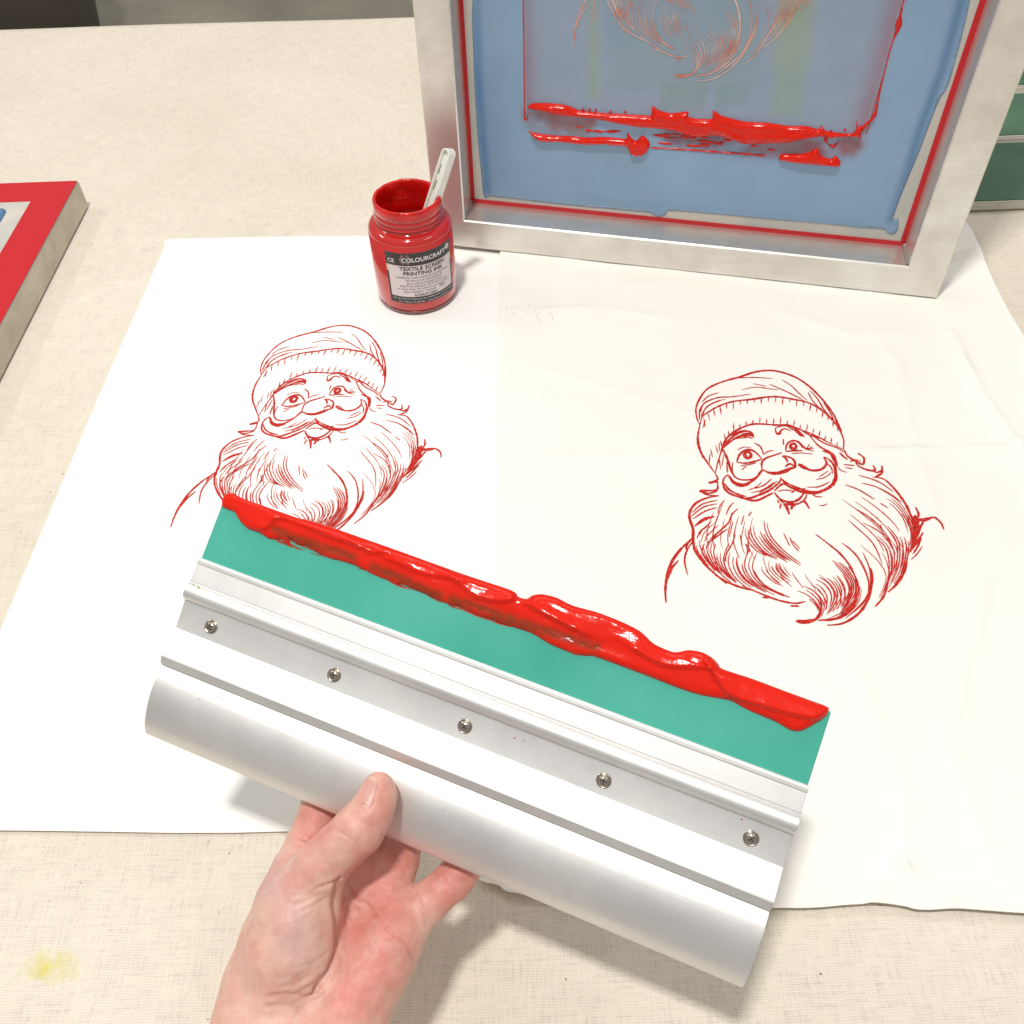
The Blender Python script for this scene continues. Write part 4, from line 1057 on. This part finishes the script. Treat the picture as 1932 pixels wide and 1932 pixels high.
# white plastic stirring spatula leaning in the jar
spm = mat('white_plastic', srgb(244, 245, 238), 0.35); co = objco(spm)
stn = mat('dark_ink_stain', srgb(46, 66, 52), 0.5)
bot_p = np.array([JC[0] + 0.004, JC[1] - 0.004, 0.060]); 
spt = np.array([JC[0] + 0.0262, JC[1] + 0.0080, 0.135])
top_w = onplane(846, 290, spt, np.array([0, -1.0, 0])); low_w = onplane(808, 409, np.array([JC[0], JC[1] - 0.004, 0.0]), np.array([0, -1.0, 0.0]))
ax_ = Vector(top_w - low_w).normalized(); Lh = (Vector(top_w) - Vector(low_w)).length
toc = (Vector(EYE) - Vector(low_w)).normalized(); fn_ = Vector((-0.62, -0.68, 0.38)); fn_ = (fn_ - fn_.dot(ax_) * ax_).normalized(); sd_ = ax_.cross(fn_)
MS = Matrix.Identity(4)
for i, c_ in enumerate((sd_, fn_, ax_)):
    for j in range(3): MS[j][i] = c_[j]
MS.translation = Vector(low_w) - ax_ * 0.028
spa = thing('stirring_spatula', 'white plastic spatula handle with a grooved side sticking out of the ink jar', 'spatula', matrix=MS)
TL = Lh + 0.028 + 0.004
def stadium(w, z0, z1, n=12):
    pts = [(-w, z0), (w, z0)] + [(w * math.cos(a), z1 - w * 1.0 + w * math.sin(a)) for a in np.linspace(0, math.pi, n)]
    return pts
def prism(name, pts, y0, y1, m, parent, bev=0.0):
    bm = bmesh.new(); A = [bm.verts.new((x, y0, z)) for x, z in pts]; B = [bm.verts.new((x, y1, z)) for x, z in pts]
    bm.faces.new(A); bm.faces.new(B[::-1]); n = len(pts)
    for i in range(n): bm.faces.new((A[i], A[(i + 1) % n], B[(i + 1) % n], B[i]))
    bmesh.ops.recalc_face_normals(bm, faces=bm.faces[:])
    if bev: bmesh.ops.bevel(bm, geom=bm.edges[:], offset=bev, segments=2, affect='EDGES')
    return bmobj(name, bm, m, parent)
hw = 4.6 * mm
# I-section: web plus a raised rim running round the rounded end
prism('handle_web', stadium(hw - 0.0006, 0.0, TL - 0.0006), -0.0010, 0.0010, spm, spa)
bm = bmesh.new(); po = stadium(hw, 0.0, TL, 16); pi2 = stadium(hw - 0.0015, 0.0, TL - 0.0015, 16); n = len(po)
lay_ = []
for y in (-0.0042, 0.0042): lay_.append(([bm.verts.new((x, y, z)) for x, z in po], [bm.verts.new((x, y, z)) for x, z in pi2]))
for i in range(1, n):
    j = (i + 1) % n
    (a0, b0), (a1, b1) = lay_
    bm.faces.new((a0[i], a0[j], b0[j], b0[i])); bm.faces.new((a1[i], b1[i], b1[j], a1[j])); bm.faces.new((a0[i], a1[i], a1[j], a0[j])); bm.faces.new((b0[i], b0[j], b1[j], b1[i]))
bmesh.ops.recalc_face_normals(bm, faces=bm.faces[:]); bmesh.ops.bevel(bm, geom=[e_ for e_ in bm.edges if len(e_.link_faces) == 2 and e_.calc_face_angle(0) > 1.0], offset=0.0004, segments=2, affect='EDGES')
bmobj('handle_rim', bm, spm, spa, smooth=False)
for (x, z, l, w) in ((-2.6, TL * 1000 - 14, 8, 0.5), (-2.3, TL * 1000 - 27, 6, 0.7), (-2.7, TL * 1000 - 33, 3, 0.5), (2.6, TL * 1000 - 22, 7, 0.3)):
    bmobj('ink_stain', boxmesh((x - w / 2) * mm, (x + w / 2) * mm, 0.00101, 0.00118, (z - l) * mm, z * mm), stn, spa)

# ------------------------------------------------------------------ the hand
def Hp(x, y, n_):  # point seen at (x, y) of the close-up, n_ mm off the squeegee plane
    return np.array(onplane(386.5 + 0.3001 * x, 1430.2 + 0.3001 * y, SQ0 + SN * n_ * mm, SN))
def cone_d(G, a, b2, r1, r2):
    d = b2 - a; L2 = d @ d; t = np.clip(((G - a) @ d) / L2, 0, 1)
    return np.linalg.norm(G - a - t[..., None] * d, axis=-1) - (r1 + (r2 - r1) * t)
def smin(a, b2, k):
    h = np.clip(0.5 + 0.5 * (b2 - a) / k, 0, 1); return b2 * (1 - h) + a * h - k * h * (1 - h)
PALM = [  # chains of (x, y, n, r)
 [(590, 720, -9, 12.0), (520, 900, -8, 13.5), (440, 1150, -6, 15.0), (370, 1430, 0, 16.5)],
 [(800, 760, -15, 11.0), (720, 1050, -15, 14), (600, 1400, -8, 16)],
 [(960, 790, -18, 11.5), (860, 1080, -16, 13.5), (700, 1420, -8, 16)],
 [(1130, 880, -18, 11.0), (1000, 1120, -16, 13.0), (800, 1440, -8, 16)],
 [(1235, 1010, -15, 11.5), (1130, 1200, -12, 13.5), (940, 1450, -5, 16)],
 [(1175, 1130, -9, 13.5), (1060, 1320, -5, 15.0), (930, 1520, 0, 16)],
 [(700, 760, 6, 10.5), (640, 860, 8, 14.5), (580, 1010, 9, 18.0), (540, 1200, 9, 19.0), (460, 1450, 7, 18)],   # thenar pad
 [(370, 1430, 2, 16.5), (325, 1650, 9, 17.8), (270, 1900, 18, 19), (200, 2300, 34, 21)],
 [(600, 1430, -4, 17), (590, 1680, 4, 19), (560, 1930, 13, 21), (500, 2350, 30, 24)],
 [(930, 1500, -2, 16.0), (865, 1680, 5, 17.0), (840, 1900, 13, 18.5), (800, 2350, 30, 22)],
]
FING = [
 [(600, 720, -11, 12), (650, 540, -19.0, 10.2), (735, 310, -23.5, 9.6), (800, 60, -23.5, 8.8), (860, -60, -23.0, 7.8)],
 [(960, 790, -18.0, 11.3), (1005, 560, -23.0, 10), (1060, 300, -24.5, 9.6), (1120, 40, -24.0, 8.6), (1150, -90, -23.0, 7.8)],
 [(1130, 880, -18.0, 11), (1205, 650, -22.0, 10), (1262, 430, -24.5, 9.4), (1330, 200, -24.0, 8.4), (1365, 60, -23.0, 7.6)],
 [(1255, 1040, -15, 10.6), (1410, 900, -17.0, 8.8), (1565, 765, -22.0, 8.6), (1690, 610, -23.5, 8.2), (1790, 420, -23.0, 7.2)],
]
THUMB = [(650, 800, 8, 12.6), (735, 680, 11.5, 11.0), (850, 560, 13.3, 10.2), (965, 452, 14.2, 10.5), (1050, 335, 13.4, 9.0), (1090, 235, 12.2, 7.6), (1093, 180, 11.2, 6.4)]
def chain_pts(ch):
    return [(Hp(x, y, n_), r * mm) for x, y, n_, r in ch]
allp = [p for ch in PALM + FING + [THUMB] for p in chain_pts(ch)]
# grid aligned with the squeegee axes
BR = np.array([SS, ST, SN])
loc = np.array([BR @ (p - SQ0) for p, r in allp]); rr = np.array([r for p, r in allp])[:, None]
lo = (loc - rr).min(0) - 0.002; hi = (loc + rr).max(0) + 0.002
RES = 0.00105
nx, ny, nz_ = [int((hi[i] - lo[i]) / RES) + 2 for i in range(3)]
gx = (lo[0] + np.arange(nx) * RES).astype(np.float32); gy = (lo[1] + np.arange(ny) * RES).astype(np.float32); gz = (lo[2] + np.arange(nz_) * RES).astype(np.float32)
G = np.stack(np.meshgrid(gx, gy, gz, indexing='ij'), -1)
def chain_field(ch, k):
    pts = [(np.array(BR @ (p - SQ0), np.float32), r) for p, r in chain_pts(ch)]; d = None
    for (a, r1), (b2, r2) in zip(pts, pts[1:]):
        q = cone_d(G, a, b2, r1, r2); d = q if d is None else smin(d, q, k)
    return d
palm = None
for i, ch in enumerate(PALM):
    q = chain_field(ch, 0.003)
    palm = q if palm is None else smin(palm, q, 0.006 if i != 6 else 0.0075)
total = palm
for ch in FING:
    f = chain_field(ch, 0.002); total = np.minimum(total, smin(palm, f, 0.004))
fo_ = chain_field(THUMB, 0.003); total = smin(total, fo_, 0.0045)
def surface_nets(S, lo, res):
    ins = S < 0
    c8 = [(i, j, k) for i in (0, 1) for j in (0, 1) for k in (0, 1)]
    sl_ = lambda A, o: A[o[0]:A.shape[0] - 1 + o[0], o[1]:A.shape[1] - 1 + o[1], o[2]:A.shape[2] - 1 + o[2]]
    cnt = sum(sl_(ins, o).astype(np.int8) for o in c8); act = (cnt > 0) & (cnt < 8)
    idx = np.full(act.shape, -1, np.int64); ijk = np.argwhere(act); idx[act] = np.arange(len(ijk))
    acc = np.zeros((len(ijk), 3)); num = np.zeros(len(ijk))
    vals = {o: sl_(S, o)[act] for o in c8}
    for a in c8:
        for ax2 in range(3):
            if a[ax2] == 0:
                b2 = list(a); b2[ax2] = 1; b2 = tuple(b2); va, vb = vals[a], vals[b2]; m_ = (va < 0) != (vb < 0)
                t = np.where(m_, va / np.where(m_, va - vb, 1), 0); p = np.array(a, float)[None] + np.eye(3)[ax2][None] * t[:, None]
                acc[m_] += p[m_]; num[m_] += 1
    V = lo + (ijk + acc / num[:, None]) * res
    F = []
    for ax2 in range(3):
        o1, o2 = [(1, 2), (2, 0), (0, 1)][ax2]
        A = np.take(ins, range(0, ins.shape[ax2] - 1), ax2); B = np.take(ins, range(1, ins.shape[ax2]), ax2)
        E = np.argwhere(A != B); E = E[(E[:, o1] > 0) & (E[:, o2] > 0) & (E[:, o1] < ins.shape[o1] - 1) & (E[:, o2] < ins.shape[o2] - 1)]
        s = A[tuple(E.T)]
        def gi(d1, d2):
            q = E.copy(); q[:, o1] -= d1; q[:, o2] -= d2; return idx[tuple(q.T)]
        q = np.stack([gi(0, 0), gi(1, 0), gi(1, 1), gi(0, 1)], 1); q[~s] = q[~s][:, ::-1]; F.append(q)
    return V, np.concatenate(F)
Vh, Fh = surface_nets(total, lo, RES)
# light smoothing
E_ = np.concatenate([Fh[:, [0, 1]], Fh[:, [1, 2]], Fh[:, [2, 3]], Fh[:, [3, 0]]])
deg = np.bincount(E_.ravel(), minlength=len(Vh)).astype(float)
def lap(A):
    o_ = np.zeros_like(A)
    for k in range(A.shape[1]):
        o_[:, k] = np.bincount(E_[:, 0], A[E_[:, 1], k], len(A)) + np.bincount(E_[:, 1], A[E_[:, 0], k], len(A))
    return o_ / deg[:, None]
for _ in range(6): Vh = Vh * 0.45 + lap(Vh) * 0.55
Wh = SQ0 + Vh @ BR     # world
def normals(Wv):
    nrm = np.zeros_like(Wv); fnm = np.cross(Wv[Fh[:, 2]] - Wv[Fh[:, 0]], Wv[Fh[:, 3]] - Wv[Fh[:, 1]])
    for k in range(4):
        for c_ in range(3): nrm[:, c_] += np.bincount(Fh[:, k], fnm[:, c_], len(Wv))
    return nrm / (np.linalg.norm(nrm, axis=1)[:, None] + 1e-12)
Nh = normals(Wh)
if np.mean(np.einsum('ij,ij->i', Nh, Wh - Wh.mean(0))) < 0: Fh = Fh[:, ::-1]; Nh = -Nh
u_, v_ = proj(Wh); HX = (u_ - 386.5) / 0.3001; HY = (v_ - 1430.2) / 0.3001
facing = np.clip(np.einsum('ij,ij->i', Nh, (EYE - Wh) / np.linalg.norm(EYE - Wh, axis=1)[:, None]) * 3, 0, 1)
CRE = [  # palm and thumb creases: points, depth mm, width (close-up px)
 ([(830, 780), (812, 900), (825, 1010), (835, 1130), (815, 1250), (760, 1370), (690, 1450)], 1.5, 16),
 ([(700, 820), (760, 800), (825, 768), (850, 745)], 0.9, 10),
 ([(1000, 900), (1100, 1020), (1190, 1110), (1260, 1180), (1310, 1260)], 1.1, 11), ([(880, 780), (940, 880), (1010, 930), (1060, 990)], 0.7, 10),
 ([(900, 960), (960, 1070), (1010, 1150), (1070, 1230)], 0.6, 10), ([(850, 1220), (880, 1350), (850, 1500)], 0.5, 12),
 ([(820, 450), (870, 475), (925, 515)], 0.7, 9), ([(845, 420), (900, 460), (940, 480)], 0.45, 7), ([(600, 505), (650, 520), (680, 500)], 0.8, 9), ([(560, 540), (620, 545), (670, 540)], 0.5, 8),
 ([(1165, 600), (1210, 640), (1260, 720)], 0.5, 9), ([(1500, 760), (1520, 800), (1570, 830)], 0.6, 9), ([(1330, 850), (1370, 960), (1395, 1060)], 0.9, 9),
 ([(640, 1440), (700, 1400), (750, 1350)], 0.6, 10), ([(400, 1500), (520, 1480), (640, 1500), (720, 1440)], 0.7, 12), ([(380, 1560), (500, 1560), (600, 1590)], 0.6, 12),
 ([(600, 1310), (680, 1290), (760, 1230)], 0.4, 10), ([(480, 1440), (560, 1420), (640, 1380)], 0.4, 10), ([(560, 930), (640, 900), (720, 850)], 0.35, 9), ([(620, 960), (690, 920), (760, 880)], 0.35, 9), ([(540, 870), (620, 860), (700, 840)], 0.35, 9),
 ([(950, 280), (990, 330), (1020, 345)], 0.35, 8), ([(860, 1600), (840, 1672)], 0.5, 12), ([(1130, 770), (1200, 765), (1270, 760)], 0.4, 10), ([(1290, 1250), (1240, 1200)], 0.4, 9)]
disp = np.zeros(len(Wh))
for pts, dpt, w in CRE:
    D, S = segdist(catmull(pts, 4), HX, HY, False)
    disp -= dpt * mm * np.exp(-(D / w) ** 2); disp += 0.30 * dpt * mm * np.exp(-((D - 2.3 * w) / (1.4 * w)) ** 2)
wr = np.array([noise.fractal(Vector((p[0] * 160, p[1] * 160, p[2] * 160)), 0.8, 2.0, 3) for p in Wh])
ten = np.exp(-((HX - 620) / 170) ** 2 - ((HY - 1030) / 330) ** 2)
diag = np.array([noise.noise(Vector(((x * 0.55 + y * 0.83) / 26.0, (x * 0.83 - y * 0.55) / 150.0, 3.1))) for x, y in zip(HX, HY)])
wrinkle_zone = np.exp(-((HX - 620) / 150) ** 2 - ((HY - 1450) / 110) ** 2) + 0.7 * np.exp(-((HX - 640) / 110) ** 2 - ((HY - 880) / 80) ** 2)
disp += (0.25 * wr + 0.85 * diag * wrinkle_zone) * mm
Wh2 = Wh + Nh * (disp * facing)[:, None]
# skin tone: paler on thumb and back, red on palm and fingertips
pale = np.array(srgb(226, 186, 170)); red = np.array(srgb(220, 146, 134)); pink = np.array(srgb(222, 160, 150)); vein = np.array(srgb(196, 166, 172))
def soft(x, a, b2): return np.clip((x - a) / (b2 - a), 0, 1)
mpalm = np.zeros(len(Wh))
for cx_, cy_, rx_, ry_ in ((1110, 900, 260, 280), (1050, 1200, 280, 350), (700, 420, 140, 180), (1230, 640, 130, 130), (1560, 800, 220, 190), (1000, 650, 150, 180), (960, 1500, 200, 200)):
    mpalm = np.maximum(mpalm, np.exp(-(((HX - cx_) / rx_) ** 2 + ((HY - cy_) / ry_) ** 2) ** 2))
th_d = segdist([(640, 800), (735, 680), (850, 560), (960, 455), (1085, 200)], HX, HY, False)[0]
is_th = np.exp(-(th_d / 120) ** 4) * (np.einsum('ij,j->i', Wh - SQ0, SN) > 0.004)
mpalm = mpalm * (1 - is_th) * (1 - ten * 0.8)
tint_h = pale * (1 - mpalm[:, None]) + red * mpalm[:, None]
pk = (np.exp(-((th_d) / 200) ** 2) * 0.25 + 0.4 * np.exp(-(((HX - 1120) / 70) ** 2 + ((HY - 300) / 170) ** 2)) + 0.35 * np.exp(-(((HX - 960) / 60) ** 2 + ((HY - 560) / 70) ** 2)) + 0.35 * soft(wr, 0.0, 0.5) * 0.6)[:, None]
tint_h = tint_h * (1 - pk) + red * pk
vv = (0.5 * np.exp(-(((HX - 560) / 110) ** 2 + ((HY - 1080) / 260) ** 2)) + 0.35 * np.exp(-(((HX - 400) / 130) ** 2 + ((HY - 760) / 200) ** 2)))[:, None]
tint_h = tint_h * (1 - vv) + vein * vv
mot = np.array([noise.fractal(Vector((p[0] * 70, p[1] * 70, p[2] * 70 + 5)), 0.7, 2.0, 3) for p in Wh]); mo = np.clip(mot * 0.55, -0.25, 0.35)[:, None]
tint_h = np.where(mo > 0, tint_h * (1 - mo) + pale * mo, tint_h * (1 + mo) - red * mo)
skin = mat('skin', rough=0.46, spec=0.4); b = bsdf(skin); vc = N(skin, 'ShaderNodeVertexColor', layer_name='tint')
co = objco(skin)
L(skin, mixc(skin, 1.0, vc.outputs[0], ramp(skin, noise_n(skin, co, 160, 4, 0.6), [(0.3, (0.90, 0.84, 0.83, 1)), (0.7, (1.05, 1.05, 1.05, 1))]), 'MULTIPLY'), b.inputs['Base Color'])
b.inputs['Subsurface Weight'].default_value = 0.18; b.inputs['Subsurface Radius'].default_value = (0.006, 0.002, 0.0012); b.inputs['Subsurface Scale'].default_value = 1.0
vo = N(skin, 'ShaderNodeTexVoronoi', feature='DISTANCE_TO_EDGE'); vo.inputs['Scale'].default_value = 650; L(skin, co, vo.inputs['Vector'])
hh = math_n(skin, 'ADD', math_n(skin, 'MULTIPLY', vo.outputs['Distance'], 0.6), noise_n(skin, co, 420, 4, 0.6))
bump(skin, hh, 0.28, 0.0008)
hand = link_mesh('person', Wh2, Fh, skin, cols=tint_h)
tag(hand, 'bare left hand and wrist, thumb over the squeegee grip and fingers behind it', 'person')
# thumb nail: a thin curved plate on the outer left side of the thumb tip
bvh = BVHTree.FromPolygons([Vector(p) for p in Wh2], [tuple(f) for f in Fh.tolist()])
nailm = mat('finger_nail', srgb(228, 170, 158), 0.38, spec=0.4); bsdf(nailm).inputs['Subsurface Weight'].default_value = 0.1
Vn, Fn, Cn = [], [], []; na, nb_ = 14, 10
for i in range(na + 1):
    for j in range(nb_ + 1):
        a = i / na; q = (j / nb_ - 0.5) * 2
        cx_ = 1062 - 54 * (1 - a) ** 1.0 ; cy_ = 128 + 160 * (1 - a)
        wdt = 38 * (1 - 0.30 * a ** 3) * (1 if a > 0.12 else 0.8 + a * 1.6)
        px_, py_ = cx_ + q * wdt * 0.92, cy_ + q * wdt * 0.38 + (14 * q * q if a < 0.3 else (-6 * (1 - q * q) if a > 0.9 else 0))
        d_w = ray(386.5 + 0.3001 * px_, 1430.2 + 0.3001 * py_); hit = bvh.ray_cast(Vector(EYE), Vector(d_w).normalized())
        if hit[0] is None: hit = bvh.find_nearest(Vector(Hp(px_, py_, 20)))
        Vn.append(hit[0] + hit[1] * (0.00035 * (1 - 0.5 * q * q) + 0.0001))
        k_ = 1.0 if a > 0.86 else 0.0; Cn.append(k_)
for i in range(na):
    for j in range(nb_): a0 = i * (nb_ + 1) + j; Fn.append((a0, a0 + 1, a0 + nb_ + 2, a0 + nb_ + 1))
c0, c1 = np.array(srgb(220, 162, 152)), np.array(srgb(228, 190, 168)); Cn = np.array(Cn)[:, None]
vcn = N(nailm, 'ShaderNodeVertexColor', layer_name='tint'); L(nailm, vcn.outputs[0], bsdf(nailm).inputs['Base Color'])
nail = link_mesh('thumb_nail', Vn, Fn, nailm, hand, cols=c0 * (1 - Cn) + c1 * Cn)
print('hand verts', len(Wh2), 'grid', nx, ny, nz_)
